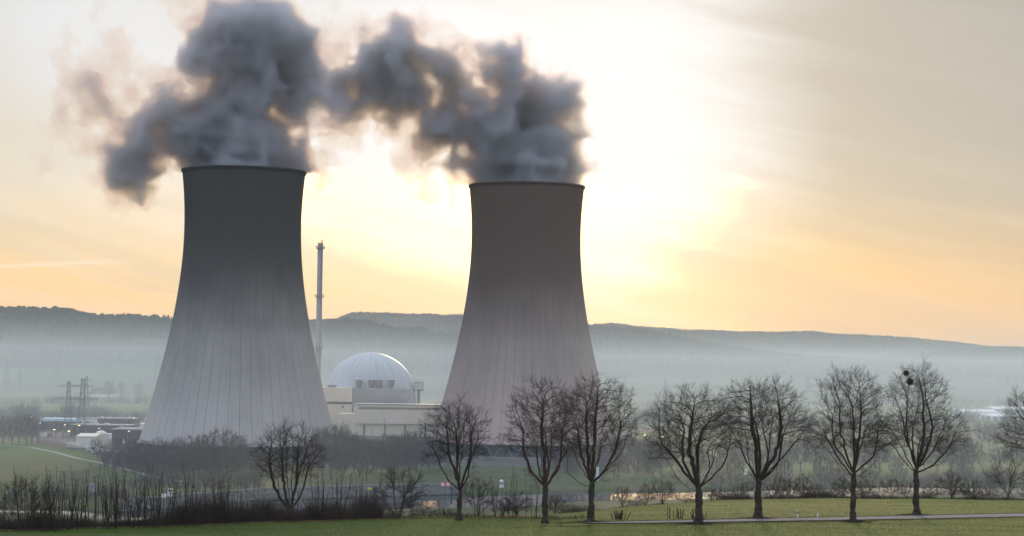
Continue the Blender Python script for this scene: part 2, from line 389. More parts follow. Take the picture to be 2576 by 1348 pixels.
def terrain(X, Y):
    X = np.asarray(X, float); Y = np.asarray(Y, float)
    yc = np.interp(X, _cr[:, 0], _cr[:, 1]); zc = np.interp(X, _cr[:, 0], _cr[:, 2])
    near = np.where(Y < 195, 51.3 - 0.0775 * Y, ZR)
    near = np.where((Y >= 150) & (Y < 199), np.maximum(near, ZR), near)
    y0 = np.minimum(road_y(X) + 6, yc - 4)
    t = np.clip((Y - y0) / np.maximum(yc - y0, 1), 0, 1)
    mid = ZR + (zc - ZR) * t
    t2 = np.clip((Y - yc) / 330.0, 0, 1)
    down = -2.75 + (zc + 2.75) * (1 - t2) ** 1.4
    z = np.where(Y < y0, near, np.where(Y < yc, mid, down))
    z = z + np.where((Y > 60) & (Y < 320), (vnoise2(X / 9, Y / 7, 3) - 0.5) * 0.16, 0) * np.where(np.abs(Y - road_y(X)) < 3.2, 0.0, 1.0)
    z = z + 0.24 * np.exp(-((Y - road_y(X) + 4.6) / 1.5) ** 2) * smooth01((40 - X) / 34) * smooth01((X + 2) / 5)
    a, b = yn(X), yf(X)
    inriv = np.minimum(smooth01((Y - a + 2.0) / 8.0), smooth01((b + 2.0 - Y) / 3.0))
    z = np.where(Y > b - 1.0, np.maximum(z, -2.75 + 2.75 * smooth01((Y - b + 1.0) / 24.0)), z)
    z = np.where(Y > 560, z - 4.0 * np.clip(inriv, 0, 1), z)
    z = np.where(Y > 1000, z + (vnoise2(X / 140, Y / 140, 8) - 0.5) * 0.8 * np.clip((Y - 1700) / 300, 0, 1), z)
    return z
def tz(x, y): return float(terrain(np.array([x]), np.array([y]))[0])
gx = np.unique(np.concatenate([np.linspace(-5000, -500, 14), np.linspace(-500, -130, 45), np.linspace(-130, 130, 105), np.linspace(130, 500, 45), np.linspace(500, 5000, 14)]))
gy = np.unique(np.concatenate([np.linspace(-450, 180, 30), np.linspace(180, 330, 76), np.linspace(330, 640, 40), np.linspace(640, 960, 110), np.linspace(960, 3000, 60), np.linspace(3000, 8700, 16)]))
XX, YY = np.meshgrid(gx, gy); ZZ = terrain(XX, YY)
nx, ny = len(gx), len(gy)
ii = (np.arange(ny - 1)[:, None] * nx + np.arange(nx - 1)[None, :]).ravel()
GF = np.stack([ii, ii + 1, ii + nx + 1, ii + nx], 1)
gme = mesh_np('ground', np.stack([XX.ravel(), YY.ravel(), ZZ.ravel()], 1), GF)

def ground_mat():
    m = bpy.data.materials.new('ground_fields'); m.use_nodes = True; t = NT(m.node_tree); b = t.n['Principled BSDF']
    v = t.new('ShaderNodeTexCoord').outputs['Object']; x, y, z = t.xyz(v)
    n1 = t.noise(v, 0.12, 6.0, 0.65); n2 = t.noise(v, 1.6, 6.0, 0.7); n3 = t.noise(t.scale(v, (0.05, 0.35, 0.1)), 1.0, 5.0, 0.65)
    # the young corn in front, richer green to the left, yellower to the right
    lr = t.sstep(t.m('ADD', x, t.m('MULTIPLY', t.m('SUBTRACT', n1, 0.5), 50.0)), -45.0, 45.0)
    fore = t.mix(lr, (0.056, 0.094, 0.022), (0.170, 0.190, 0.055))
    fore = t.mix(t.m('MULTIPLY', t.sstep(n3, 0.35, 0.7), 0.55), fore, (0.105, 0.085, 0.035))
    fore = t.mix(t.m('MULTIPLY', t.sstep(n2, 0.42, 0.68), 0.28), fore, (0.030, 0.040, 0.014))
    fore = t.mix(t.m('MULTIPLY', t.sstep(t.noise(v, 0.22, 6.0, 0.7), 0.45, 0.72), 0.38), fore, (0.118, 0.100, 0.042))
    # drill rows across the field
    row = t.m('SINE', t.m('MULTIPLY', t.m('ADD', y, t.m('MULTIPLY', x, -0.42)), 2.6))
    fore = t.mix(t.m('MULTIPLY', t.sstep(row, 0.2, 1.0), 0.16), fore, (0.16, 0.16, 0.055))
    # valley: meadows, ploughland and stubble in long strips
    vo = t.new('ShaderNodeTexVoronoi', voronoi_dimensions='2D'); vo.inputs['Scale'].default_value = 1.0
    t.l.new(t.comb(t.m('MULTIPLY', x, 0.0030), t.m('MULTIPLY', t.m('ADD', y, t.m('MULTIPLY', x, 0.3)), 0.0062)), vo.inputs['Vector'])
    rr = t.xyz(vo.outputs['Color'])
    val = t.ramp(rr[0], [(0.0, (0.085, 0.13, 0.04)), (0.35, (0.12, 0.155, 0.05)), (0.55, (0.15, 0.17, 0.07)), (0.75, (0.085, 0.11, 0.04)), (0.92, (0.15, 0.12, 0.085))])
    val = t.mix(t.m('MULTIPLY', t.sstep(n1, 0.35, 0.7), 0.4), val, (0.085, 0.085, 0.045))
    # rough bank by the river
    bank = t.m('MULTIPLY', t.sstep(y, 560.0, 640.0), t.sstep(y, 1060.0, 985.0))
    val = t.mix(t.m('MULTIPLY', bank, 0.8), val, t.mix(t.sstep(t.noise(v, 0.035, 6.0, 0.7), 0.42, 0.58), (0.062, 0.088, 0.028), (0.115, 0.098, 0.066)))
    c = t.mix(t.sstep(y, 330.0, 420.0), fore, val)
    t.l.new(c, b.inputs['Base Color']); b.inputs['Roughness'].default_value = 0.95; b.inputs['Specular IOR Level'].default_value = 0.08
    bp = t.new('ShaderNodeBump'); bp.inputs['Strength'].default_value = 0.8; bp.inputs['Distance'].default_value = 0.25
    t.l.new(t.noise(v, 2.2, 6.0, 0.75), bp.inputs['Height']); t.l.new(bp.outputs[0], b.inputs['Normal'])
    return m
M['ground'] = ground_mat()
tag(link('ground', gme, M['ground'], smooth=True), kind='structure')

def strip(name, pts, width, material, lift=0.02, zfun=None, thick=0.0):
    """a ribbon that follows the ground"""
    p = np.array(pts, float); width = np.broadcast_to(width, len(p)); d = np.gradient(p, axis=0); d /= np.linalg.norm(d, axis=1)[:, None]
    nrm = np.stack([-d[:, 1], d[:, 0]], 1); cols = np.linspace(-0.5, 0.5, 5)
    v = []
    for q in cols:
        xy = p + nrm * (q * width)[:, None]; z = (zfun or terrain)(xy[:, 0], xy[:, 1]) + lift
        v.append(np.column_stack([xy, z]))
    v = np.array(v); n = len(p); f = []
    for c in range(len(cols) - 1):
        for i in range(n - 1): f.append((c*n + i, c*n + i + 1, (c+1)*n + i + 1, (c+1)*n + i))
    return tag(link(name, mesh_np(name, v.reshape(-1, 3), np.array(f)), material), kind='structure')

rx = np.concatenate([np.linspace(8.6, 40, 50), np.linspace(41, 200, 70)]); rw = np.interp(rx, [8.6, 16, 45], [0.9, 2.3, 4.0])
strip('road', np.column_stack([rx, road_y(rx) + 2.0 - rw / 2]), rw, M['asphalt'], 0.10)

# river surface
def water_mat():
    m = bpy.data.materials.new('river_water'); m.use_nodes = True; t = NT(m.node_tree); b = t.n['Principled BSDF']
    b.inputs['Base Color'].default_value = (0.022, 0.030, 0.034, 1); b.inputs['Roughness'].default_value = 0.015; b.inputs['IOR'].default_value = 1.33
    v = t.new('ShaderNodeTexCoord').outputs['Object']
    h = t.m('ADD', t.noise(t.scale(v, (0.5, 0.9, 1)), 1.0, 3.0, 0.5), t.m('MULTIPLY', t.noise(t.scale(v, (0.035, 0.10, 1)), 1.0, 3.0, 0.5), 5.0))
    bp = t.new('ShaderNodeBump'); bp.inputs['Strength'].default_value = 0.05; bp.inputs['Distance'].default_value = 0.014
    t.l.new(h, bp.inputs['Height']); t.l.new(bp.outputs[0], b.inputs['Normal'])
    return m
wx = np.linspace(-330, 420, 120)
wv = np.concatenate([np.column_stack([wx, yn(wx) - 8, np.full_like(wx, ZW)]), np.column_stack([wx, yf(wx) + 2.0, np.full_like(wx, ZW)])])
tag(link('water', mesh_np('water', wv, np.array([(i, i+1, 120+i+1, 120+i) for i in range(119)])), water_mat()), kind='structure')

# path on the far bank and the plant yard
pp = [(-120, 1113), (0, 1119), (80, 1126), (140, 1138), (190, 1152), (250, 1164), (330, 1184), (372, 1196), (420, 1206), (470, 1213)]
pw = np.array([G(a, b)[:2] for a, b in pp]); tt = np.linspace(0, len(pw) - 1, 60)
pw = np.column_stack([np.interp(tt, np.arange(len(pw)), pw[:, k]) for k in (0, 1)])
strip('path', pw, 2.8, M['gravel'], 0.06)
yp = [G(92, 1112), G(262, 1146), G(300, 1160)]
yard = MB(); yard.v = [(yp[0][0], yp[0][1], 0.02), (yp[1][0], yp[1][1], 0.02), (yp[2][0], yp[2][1] - 20, 0.02), (66, 1040, 0.02), (90, 1500, 0.02), (-420, 1600, 0.02)]
yard.f = [(0, 1, 2, 3, 4, 5)]
tag(yard.build('yard', M['yard']), kind='structure')

# ------------------------------------------------------------------ hills
def hill_mat(field_top, warm):
    m = bpy.data.materials.new('hill_ground'); m.use_nodes = True; t = NT(m.node_tree); b = t.n['Principled BSDF']
    v = t.new('ShaderNodeTexCoord').outputs['Object']; x, y, z = t.xyz(v)
    n = t.noise(v, 0.004, 5.0, 0.6); n2 = t.noise(v, 0.03, 5.0, 0.7)
    zz = t.m('ADD', z, t.m('MULTIPLY', t.m('SUBTRACT', n, 0.5), 40.0))
    c = t.mix(t.sstep(zz, field_top - 1.5, field_top + 1.5), t.mix(t.sstep(n, 0.45, 0.55), (0.095, 0.105, 0.065), (0.135, 0.13, 0.095)), t.mix(t.sstep(n2, 0.35, 0.65), (0.026, 0.027, 0.022), warm))
    t.l.new(c, b.inputs['Base Color']); b.inputs['Roughness'].default_value = 1.0; b.inputs['Specular IOR Level'].default_value = 0.0
    return m
HILLS = []
def hill(name, ridge, Yr, foot, back=700, nt=34, power=1.3, field_top=28, warm=(0.042, 0.036, 0.032), wig=0.0, seed=1):
    pts = np.array([P(a, b, Yr) for a, b in ridge]); o = np.argsort(pts[:, 0]); pts = pts[o]
    xs = np.linspace(pts[0, 0], pts[-1, 0], 160); zr = np.interp(xs, pts[:, 0], pts[:, 2]) + (vnoise2(xs / 60, xs * 0, seed) - 0.5) * 3.0
    yr = Yr + (vnoise2(xs / 300, xs * 0 + 5, seed) - 0.5) * wig
    ft = foot + (vnoise2(xs / 260, xs * 0 + 9, seed) - 0.5) * 260
    t = np.linspace(0, 1, nt)
    def h(X, Y):
        zz = np.interp(X, xs, zr); yy = np.interp(X, xs, yr); ff = np.interp(X, xs, ft)
        q = np.clip((Y - ff) / (yy - ff), 0, 1); up = smooth01(q) * 0.45 + (q ** power) * 0.55
        bk = np.clip((Y - yy) / back, 0, 1)
        z = np.where(Y <= yy, up * (zz + 2) - 2, zz * (1 - bk * bk) - 2 * bk)
        return z + (vnoise2(X / 170, Y / 120, seed + 3) - 0.5) * 16 * np.sin(np.pi * q) * (Y < yy)
    V = []
    for a in t: V.append((xs, ft + (yr - ft) * a))
    for a in (0.15, 0.35, 0.6, 1.0): V.append((xs, yr + back * a))
    vv = np.array([np.column_stack([a, b, h(a, b)]) for a, b in V]); R, C = vv.shape[:2]
    i = (np.arange(R - 1)[:, None] * C + np.arange(C - 1)[None, :]).ravel()
    tag(link(name, mesh_np(name, vv.reshape(-1, 3), np.stack([i, i + 1, i + C + 1, i + C], 1)), hill_mat(field_top, warm), smooth=True), kind='structure')
    HILLS.append((xs, yr, ft, h))
    return h, xs, yr, ft
h1 = hill('hills', [(-500, 786), (-200, 791), (0, 801), (120, 805), (240, 815), (330, 819), (400, 824), (470, 829), (560, 846), (700, 848), (815, 838), (880, 835), (960, 848), (1050, 858), (1155, 869), (1260, 886), (1400, 910)], 3900, 2700, wig=180, seed=1)
h2 = hill('hills', [(600, 880), (740, 850), (820, 815), (850, 805), (885, 791), (960, 790), (1050, 796), (1160, 796), (1260, 801), (1380, 806), (1460, 822), (1545, 818), (1640, 829), (1750, 836), (1900, 841), (2050, 839), (2190, 848), (2290, 853), (2400, 865), (2520, 878), (2620, 884), (2900, 900)], 6900, 5200, power=1.1, field_top=10, wig=150, seed=7)
h3 = hill('hills', [(1000, 900), (1150, 872), (1300, 842), (1400, 832), (1490, 828), (1560, 833), (1640, 842), (1750, 864), (1900, 890), (2100, 908), (2300, 920), (2576, 926), (2900, 930)], 4300, 2800, power=1.2, wig=150, seed=11)
h4 = hill('hills', [(2000, 918), (2180, 912), (2280, 900), (2400, 889), (2480, 882), (2576, 879), (2750, 872), (2950, 870)], 4800, 4350, power=1.0, field_top=8, wig=100, seed=17)

# ------------------------------------------------------------------ hill forest: one mass of small trees per hill
def forest(spec, seed, n, hmin, hmax, slope, material, name='forest', conif=0.7, tlo=0.45):
    h, xs, yr, ft = spec; g = np.random.default_rng(seed)
    X = g.uniform(xs[0], xs[-1], n); q = np.where(g.random(n) < slope, g.uniform(0.93, 1.06, n), g.uniform(tlo, 1.0, n))
    ff = np.interp(X, xs, ft); yy = np.interp(X, xs, yr); Y = ff + (yy - ff) * q
    Z = h(X, Y); keep = Z + (vnoise2(X / 120, Y / 120, seed) - 0.5) * 30 > 34
    X, Y, Z = X[keep], Y[keep], Z[keep]; n = len(X)
    cl = vnoise2(X / 35, Y / 50, seed + 2)
    H = (hmin + (hmax - hmin) * (0.5 * g.random(n) ** 2 + 0.5 * cl)); con = vnoise2(X / 90, Y / 90, seed + 5) < conif
    R = H * np.where(con, g.uniform(0.17, 0.24, n), g.uniform(0.34, 0.48, n))
    k = 6; prof_c = [(0.55, -0.2), (1.0, 0.12), (0.55, 0.55), (0.04, 1.0)]; prof_d = [(0.5, -0.2), (0.95, 0.35), (0.8, 0.72), (0.3, 0.92)]
    V = np.zeros((n, 4, k, 3)); ang = 2 * np.pi * (np.arange(k)[None, :] / k + g.random(n)[:, None])
    for j in range(4):
        rr = np.where(con, prof_c[j][0], prof_d[j][0])[:, None] * R[:, None] * g.uniform(0.75, 1.25, (n, k))
        V[:, j, :, 0] = X[:, None] + np.cos(ang) * rr; V[:, j, :, 1] = Y[:, None] + np.sin(ang) * rr
        V[:, j, :, 2] = (Z + np.where(con, prof_c[j][1], prof_d[j][1]) * H)[:, None] + g.uniform(-0.04, 0.04, (n, k)) * H[:, None]
    base = (np.arange(n) * 4 * k)[:, None, None]; jj = np.arange(3)[None, :, None] * k; a = np.arange(k)[None, None, :]; b2_ = (np.arange(k)[None, None, :] + 1) % k
    f = np.stack([base + jj + a, base + jj + b2_, base + jj + k + b2_, base + jj + k + a], -1).reshape(-1, 4)
    o = link(name, mesh_np(name, V.reshape(-1, 3), f), material)
    return o
tag(forest(h1, 21, 15000, 10, 34, 0.35, M['conifer'], conif=0.62), 'dark spruce forest covering the near hill behind the left tower and dome', 'forest', kind='stuff')
tag(forest(h2, 22, 9000, 7, 13, 0.6, M['decid'], conif=0.45, tlo=0.6), 'pale hazy forest along the farthest ridge under the yellow sky', 'forest', kind='stuff')
tag(forest(h3, 23, 10000, 8, 14, 0.3, M['decid'], conif=0.4, tlo=0.45), 'grey hazy forest on the spur sloping down behind the right tower', 'forest', kind='stuff')
tag(forest(h4, 24, 3500, 8, 13, 0.5, M['decid'], conif=0.5, tlo=0.4), 'hazy forest on the low hill at the right edge of the valley', 'forest', kind='stuff')

# ------------------------------------------------------------------ cooling towers
def tower(px_base, Y, seed, tint, label, rscale):
    b = G(px_base, 1150); X = P(px_base, 1110, Y)[0]
    a, bb, zt, ztop, zb = 31.16 * rscale, 85.1 * rscale, 124.0, 153.0, 7.6
    R = lambda z: a * math.sqrt(1 + ((z - zt) / bb) ** 2)
    root = empty('cooling_tower', (X, Y, 0)); tag(root, label, 'cooling tower', 'cooling towers of the power station')
    zs = np.linspace(zb, ztop, 60); prof = [(R(z), z) for z in zs]
    prof += [(R(ztop) + 0.5, ztop - 0.7), (R(ztop) + 0.5, ztop + 0.5), (R(ztop) - 0.6, ztop + 0.5)]
    prof += [(R(z) - 0.7, z) for z in np.linspace(ztop - 0.3, zb, 30)]
    prof.append(prof[0])
    sh = MB().lathe(prof, 208, cap0=False, cap1=False)
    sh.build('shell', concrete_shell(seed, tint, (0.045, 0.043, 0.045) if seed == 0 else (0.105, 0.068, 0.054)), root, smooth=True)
    # diagonal columns that carry the shell
    n = 30; rb, rt = R(0) + 1.2, R(zb) - 0.35
    mesh = MB().bar((rb, 0, 0), (rt * math.cos(math.pi / n), rt * math.sin(math.pi / n), zb + 0.3), 0.4, 0.4, 6)
    me = bpy.data.meshes.new('column'); me.from_pydata(mesh.v, [], mesh.f); me.materials.append(M['column'])
    mesh2 = MB().bar((rb, 0, 0), (rt * math.cos(math.pi / n), -rt * math.sin(math.pi / n), zb + 0.3), 0.4, 0.4, 6)
    me2 = bpy.data.meshes.new('column'); me2.from_pydata(mesh2.v, [], mesh2.f); me2.materials.append(M['column'])
    for i in range(n):
        th = 2 * math.pi * i / n
        if math.sin(th) < 0.35:                  # the ones that can be seen
            link('column', me, None, root, (0, 0, 0), th); link('column', me2, None, root, (0, 0, 0), th + 0.012)
    MB().lathe([(rb + 1.2, -0.5), (rb + 1.2, 1.3), (rb - 0.8, 1.3), (rb - 0.8, 0.3)], 96, cap0=False, cap1=False).build('basin_wall', M['quay_cap'], root)
    MB().lathe([(rt - 5, -0.2), (rt - 5, zb + 4)], 72, cap0=False).build('fill_pack', M['basin'], root)
    return X, R(ztop)
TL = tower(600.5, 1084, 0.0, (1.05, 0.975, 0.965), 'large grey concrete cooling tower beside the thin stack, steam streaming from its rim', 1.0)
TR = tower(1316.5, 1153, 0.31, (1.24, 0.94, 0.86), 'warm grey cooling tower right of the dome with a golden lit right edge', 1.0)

# ------------------------------------------------------------------ steam
def fbm3(shape, cell, seed, octaves=4, gain=0.55, stretch=(1, 1, 1)):
    g = np.random.default_rng(seed); out = np.zeros(shape, np.float32); amp = 1.0; tot = 0.0
    for o_ in range(octaves):
        c = max(cell / 2 ** o_, 1.01); a = out * 0
        dims = [int(s / (c * st)) + 4 for s, st in zip(shape, stretch)]
        lat = g.random(dims).astype(np.float32)
        for ax in range(3):
            p = np.arange(shape[ax]) / (c * stretch[ax]); i = np.floor(p).astype(int); fr = smooth01(p - i).astype(np.float32)
            sh_ = [1, 1, 1]; sh_[ax] = -1; fr = fr.reshape(sh_)
            lat = np.take(lat, i, axis=ax) * (1 - fr) + np.take(lat, i + 1, axis=ax) * fr
        out += amp * lat; tot += amp; amp *= gain
    return out / tot
def surface_nets(f, origin, vox):
    """closed quad surface of f > 0 on a regular grid"""
    s = f > 0
    c = np.zeros(tuple(d - 1 for d in f.shape), np.int8)
    pos = np.zeros(c.shape + (3,), np.float32); cnt = np.zeros(c.shape, np.float32)
    sl_ = lambda o_, ax_, n: tuple(slice(o_[k], o_[k] + c.shape[k]) for k in range(3))
    for ax in range(3):
        for da in (0, 1):
            for db in (0, 1):
                o0 = [0, 0, 0]; oth = [k for k in range(3) if k != ax]; o0[oth[0]] = da; o0[oth[1]] = db
                o1 = list(o0); o1[ax] = 1
                f0 = f[sl_(o0, ax, 0)]; f1 = f[sl_(o1, ax, 0)]; cr = (f0 > 0) != (f1 > 0)
                t = np.where(cr, f0 / np.where(cr, f0 - f1, 1), 0)
                pos[..., ax] += np.where(cr, t, 0); pos[..., oth[0]] += np.where(cr, da, 0); pos[..., oth[1]] += np.where(cr, db, 0); cnt += cr
    act = cnt > 0; idx = np.full(c.shape, -1, np.int64); idx[act] = np.arange(act.sum())
    cell = np.argwhere(act); V = (cell + pos[act] / cnt[act][:, None]) * vox + origin
    Q = []
    for ax in range(3):
        oth = [(ax + 1) % 3, (ax + 2) % 3]
        a = [slice(None)] * 3; b_ = [slice(None)] * 3; a[ax] = slice(0, -1); b_[ax] = slice(1, None)
        f0 = s[tuple(a)]; f1 = s[tuple(b_)]
        e = np.argwhere(f0 != f1); e = e[(e[:, oth[0]] > 0) & (e[:, oth[1]] > 0) & (e[:, oth[0]] < f.shape[oth[0]] - 1) & (e[:, oth[1]] < f.shape[oth[1]] - 1)]
        u = np.zeros(3, int); u[oth[0]] = 1; v_ = np.zeros(3, int); v_[oth[1]] = 1
        q = np.stack([idx[tuple((e - u - v_).T)], idx[tuple((e - v_).T)], idx[tuple(e.T)], idx[tuple((e - u).T)]], 1)
        fl = f1[tuple(e.T)]; q[fl] = q[fl][:, ::-1]; Q.append(q)
    return V, np.concatenate(Q)
STEAM = [volmat('steam_veil', (0.30, 0.40, 0.56), 0.042, 0.45, (0.60, 0.36, 0.16)), volmat('steam_body', (0.59, 0.64, 0.73), 0.12, 0.5, (0.4, 0.4, 0.4)),
         volmat('steam_inner', (0.65, 0.715, 0.805), 0.09, 0.45, (0.3, 0.3, 0.3)), volmat('steam_core', (0.665, 0.745, 0.84), 0.12, 0.45, (0.3, 0.3, 0.3))]
def unit(n): return (n - n.mean()) / n.std()
def billow(sh, cell, seed):
    """rounded lumps with creases between them"""
    n = fbm3(sh, cell, seed, 1) - 0.5; return 1.0 - np.abs(n) * 4.6
def plume(name, zx0, circ, Y, seed, label, twr, vox=1.45):
    """circ: (zx, zy, r, weight[, depth]) in the units the steam was sketched in"""
    k = 0.3965; g = np.random.default_rng(seed); S = []
    for c in circ:
        zx, zy, r, wt = c[:4]; p = P(zx0 + zx * k, zy * k, Y)
        dep = c[4] if len(c) > 4 else g.uniform(-1, 1) * 10
        S.append((p + np.array([0, dep, 0]), r * 1.03 * k / F * Y + 1.7, wt))
    lo = np.min([p - r * 1.1 for p, r, _ in S], axis=0) - 14; hi = np.max([p + r * 1.1 for p, r, _ in S], axis=0) + 14
    sh = tuple(int(x) for x in np.ceil((hi - lo) / vox))
    W = [unit(fbm3(sh, 30 / vox, seed + 10 * i, 3, 0.5)) for i in range(3)]; n0 = unit(fbm3(sh, 22 / vox, seed + 40, 4, 0.6)); n3 = unit(fbm3(sh, 20 / vox, seed + 90, 5, 0.66))
    bl = 2.7 * unit(billow(sh, 17 / vox, seed + 50)) + 1.7 * unit(billow(sh, 9 / vox, seed + 60)) + 0.8 * unit(billow(sh, 4.6 / vox, seed + 70))
    ax = [lo[i] + np.arange(sh[i]) * vox for i in range(3)]
    thick = np.full(sh, -40.0, np.float32); thin = np.full(sh, -40.0, np.float32)
    for p, r, wt in S:
        rr = r + 26; sl_ = []
        for i in range(3):
            a0 = max(0, int((p[i] - rr - lo[i]) / vox)); a1 = min(sh[i], int((p[i] + rr - lo[i]) / vox) + 2); sl_.append(slice(a0, a1))
        sl_ = tuple(sl_); X_, Y_, Z_ = np.meshgrid(*[ax[i][sl_[i]] for i in range(3)], indexing='ij', sparse=True)
        d = np.sqrt((X_ - p[0] + 3.2 * W[0][sl_]) ** 2 + (Y_ - p[1] + 3.0 * W[1][sl_]) ** 2 + (Z_ - p[2] + 3.2 * W[2][sl_]) ** 2)
        tgt = thick if wt > 0.79 else thin; off = 0.0 if wt > 0.79 else (wt - 0.70) * 26
        tgt[sl_] = np.maximum(tgt[sl_], r - d + off)
    body = thick + 1.7 * n0 + bl
    veil = np.maximum(body + 3.2 + 2.2 * n3, thin + 4.8 * n3 + 2.0 * n0 + 0.6 * bl + 1.8)
    mid = np.maximum(body, thin + 5.0 * n3 + 0.5 * bl - 8.0)
    bx = np.ones(sh, bool); bx[1:-1, 1:-1, 1:-1] = False
    # below the rim only inside the throat
    rad = np.sqrt((ax[0][:, None] - twr[0]) ** 2 + (ax[1][None, :] - Y) ** 2)[:, :, None]; zz_ = ax[2][None, None, :]
    bx |= (zz_ < 153.6) & (rad < twr[1] + 9) & ((rad > twr[1] - 2.6) | (zz_ < 141))
    root = None
    for j, (a, iso) in enumerate(((veil, 0.0), (mid, -0.5), (body, 2.2), (body, 5.5))):
        f = (a - iso).astype(np.float32); f[bx] = -1
        V, Q = surface_nets(f, lo, vox)
        o = link(('steam_plume', 'outer_body', 'inner_body', 'core')[j], mesh_np('steam', V, Q), STEAM[j], root)
        if root is None:
            root = o; tag(o, label, 'steam plume', 'steam plumes above the cooling towers')
    return root
LP = [(1280, 200, 170, 1.0), (1400, 1110, 330, 1.0, 0), (1250, 1040, 250, 1.0, 0), (1540, 1060, 260, 1.0, 0), (1380, 960, 320, 1.0, 0), (1200, 930, 200, 1.0, 0), (1530, 930, 190, 1.0, 0), (1400, 800, 215, 1.0), (1250, 760, 230, 1.0),
      (1080, 740, 190, 1.0), (950, 720, 150, 1.0), (1060, 650, 120, 1.0), (830, 800, 120, 0.95), (1470, 650, 150, 1.0), (1530, 550, 150, 1.0), (1400, 540, 110, 0.9), (1580, 780, 100, 0.9),
      (1350, 250, 230, 1.05), (1500, 270, 240, 1.05), (1610, 390, 200, 1.0), (1200, 300, 190, 1.0), (1420, 130, 180, 1.0), (1550, 110, 140, 0.9), (1700, 310, 110, 0.9), (1680, 430, 110, 0.95), (1110, 370, 110, 0.9), (1250, 150, 150, 0.9), (1430, 400, 150, 1.0),
      (1750, 600, 120, 0.72), (1720, 700, 90, 0.62), (1700, 560, 110, 0.8), (770, 950, 120, 0.95), (680, 1030, 130, 0.95), (810, 1010, 100, 0.9), (610, 980, 80, 0.85), (700, 1130, 75, 0.8), (650, 1200, 50, 0.7), (740, 870, 100, 0.9), (900, 1000, 80, 0.7),
      (470, 540, 130, 0.66), (480, 660, 120, 0.72), (430, 730, 100, 0.64), (250, 700, 110, 0.62), (220, 830, 110, 0.64), (170, 930, 80, 0.58), (370, 850, 120, 0.62), (420, 950, 90, 0.56), (560, 860, 100, 0.62), (640, 760, 110, 0.62), (700, 560, 110, 0.62), (760, 480, 80, 0.56), (900, 540, 120, 0.68), (820, 640, 110, 0.66), (1000, 520, 90, 0.66), (1130, 470, 100, 0.72), (620, 640, 100, 0.56),
      (1050, 110, 110, 0.68), (1120, 60, 120, 0.72), (940, 210, 80, 0.56), (1010, 30, 90, 0.6), (420, 90, 110, 0.54), (360, 230, 100, 0.52), (310, 370, 80, 0.5), (480, 20, 90, 0.54),
      (1740, 960, 80, 0.85), (1730, 860, 70, 0.85), (1680, 1010, 110, 0.95), (1640, 1080, 150, 1.0), (1150, 1080, 130, 1.0)]
RP = [(1690, 620, 90, 1.0), (1700, 760, 85, 1.0), (1440, 1190, 300, 1.0, 0), (1590, 1180, 165, 1.0, 0), (1280, 1190, 170, 1.0, 0), (1430, 1060, 250, 1.0, 0), (1600, 1060, 150, 0.95), (1500, 940, 240, 1.0, 0), (1250, 920, 190, 1.0), (1330, 1000, 190, 1.0), (1400, 840, 240, 1.0), (1500, 730, 230, 1.0), (1310, 660, 160, 1.0), (1270, 570, 90, 0.95), (1620, 660, 150, 1.0), (1640, 790, 110, 1.0), (1650, 600, 95, 0.95),
      (1180, 860, 160, 1.0), (1060, 810, 150, 1.0), (960, 830, 110, 0.95), (960, 620, 170, 1.0), (900, 500, 110, 0.95), (930, 720, 120, 1.0), (1060, 690, 110, 0.85), (800, 620, 130, 1.0), (700, 600, 120, 1.0), (560, 450, 200, 1.0), (450, 390, 140, 1.0), (600, 340, 140, 1.0), (400, 560, 150, 1.0), (300, 640, 130, 1.0), (240, 690, 92, 1.0), (500, 590, 130, 1.0), (680, 480, 120, 0.9),
      (1340, 430, 120, 0.9), (1370, 380, 85, 0.85), (1270, 470, 90, 0.75), (1420, 480, 90, 0.72), (450, 240, 130, 0.68), (300, 300, 110, 0.66), (600, 240, 110, 0.7), (760, 240, 80, 0.72), (700, 300, 100, 0.75), (910, 310, 70, 0.6), (950, 390, 100, 0.75), (1090, 430, 100, 0.66), (1160, 480, 90, 0.62), (1480, 540, 110, 0.75),
      (290, 790, 110, 0.68), (300, 880, 55, 0.6), (420, 710, 100, 0.72), (540, 700, 90, 0.66), (620, 690, 90, 0.66), (820, 930, 90, 0.76), (760, 1010, 70, 0.7), (930, 920, 90, 0.8), (870, 850, 100, 0.85), (740, 1090, 45, 0.58), (760, 760, 90, 0.64), (1740, 1110, 70, 0.85), (1690, 1010, 80, 0.8), (260, 420, 110, 0.6), (230, 540, 100, 0.62), (1110, 1040, 100, 0.8), (350, 30, 60, 0.5), (830, 1250, 45, 0.5), (1170, 1120, 90, 0.9), (1680, 730, 100, 0.9)]
plume('steam_plume', 62.9, LP, 1084, 5, 'tall dark blue-grey steam plume rising from the left tower, wisps drifting left', TL)
plume('steam_plume', 754.7, RP, 1153, 9, 'arching grey steam plume blown left from the right tower, golden at its edges', TR)

# ------------------------------------------------------------------ air
hz = MB().box(-4900, 4900, -400, 8600, -9, 330)
tag(hz.build('haze', volmat('haze_air', (0.74, 0.88, 1.0), 0.000042, 0.35)), kind='stuff')
for i, (top, dn) in enumerate(((65, 0.00014), (77, 0.00010), (91, 0.00006), (106, 0.00003))):   # the valley mist thins upwards
    ms = MB().box(-4200 + 20 * i, 4200 - 20 * i, 620 + 25 * i, 8400 - 20 * i, -8 + 0.5 * i, top)
    tag(ms.build('mist', volmat('valley_mist', (0.72, 0.875, 1.0), dn, 0.30)), kind='stuff')

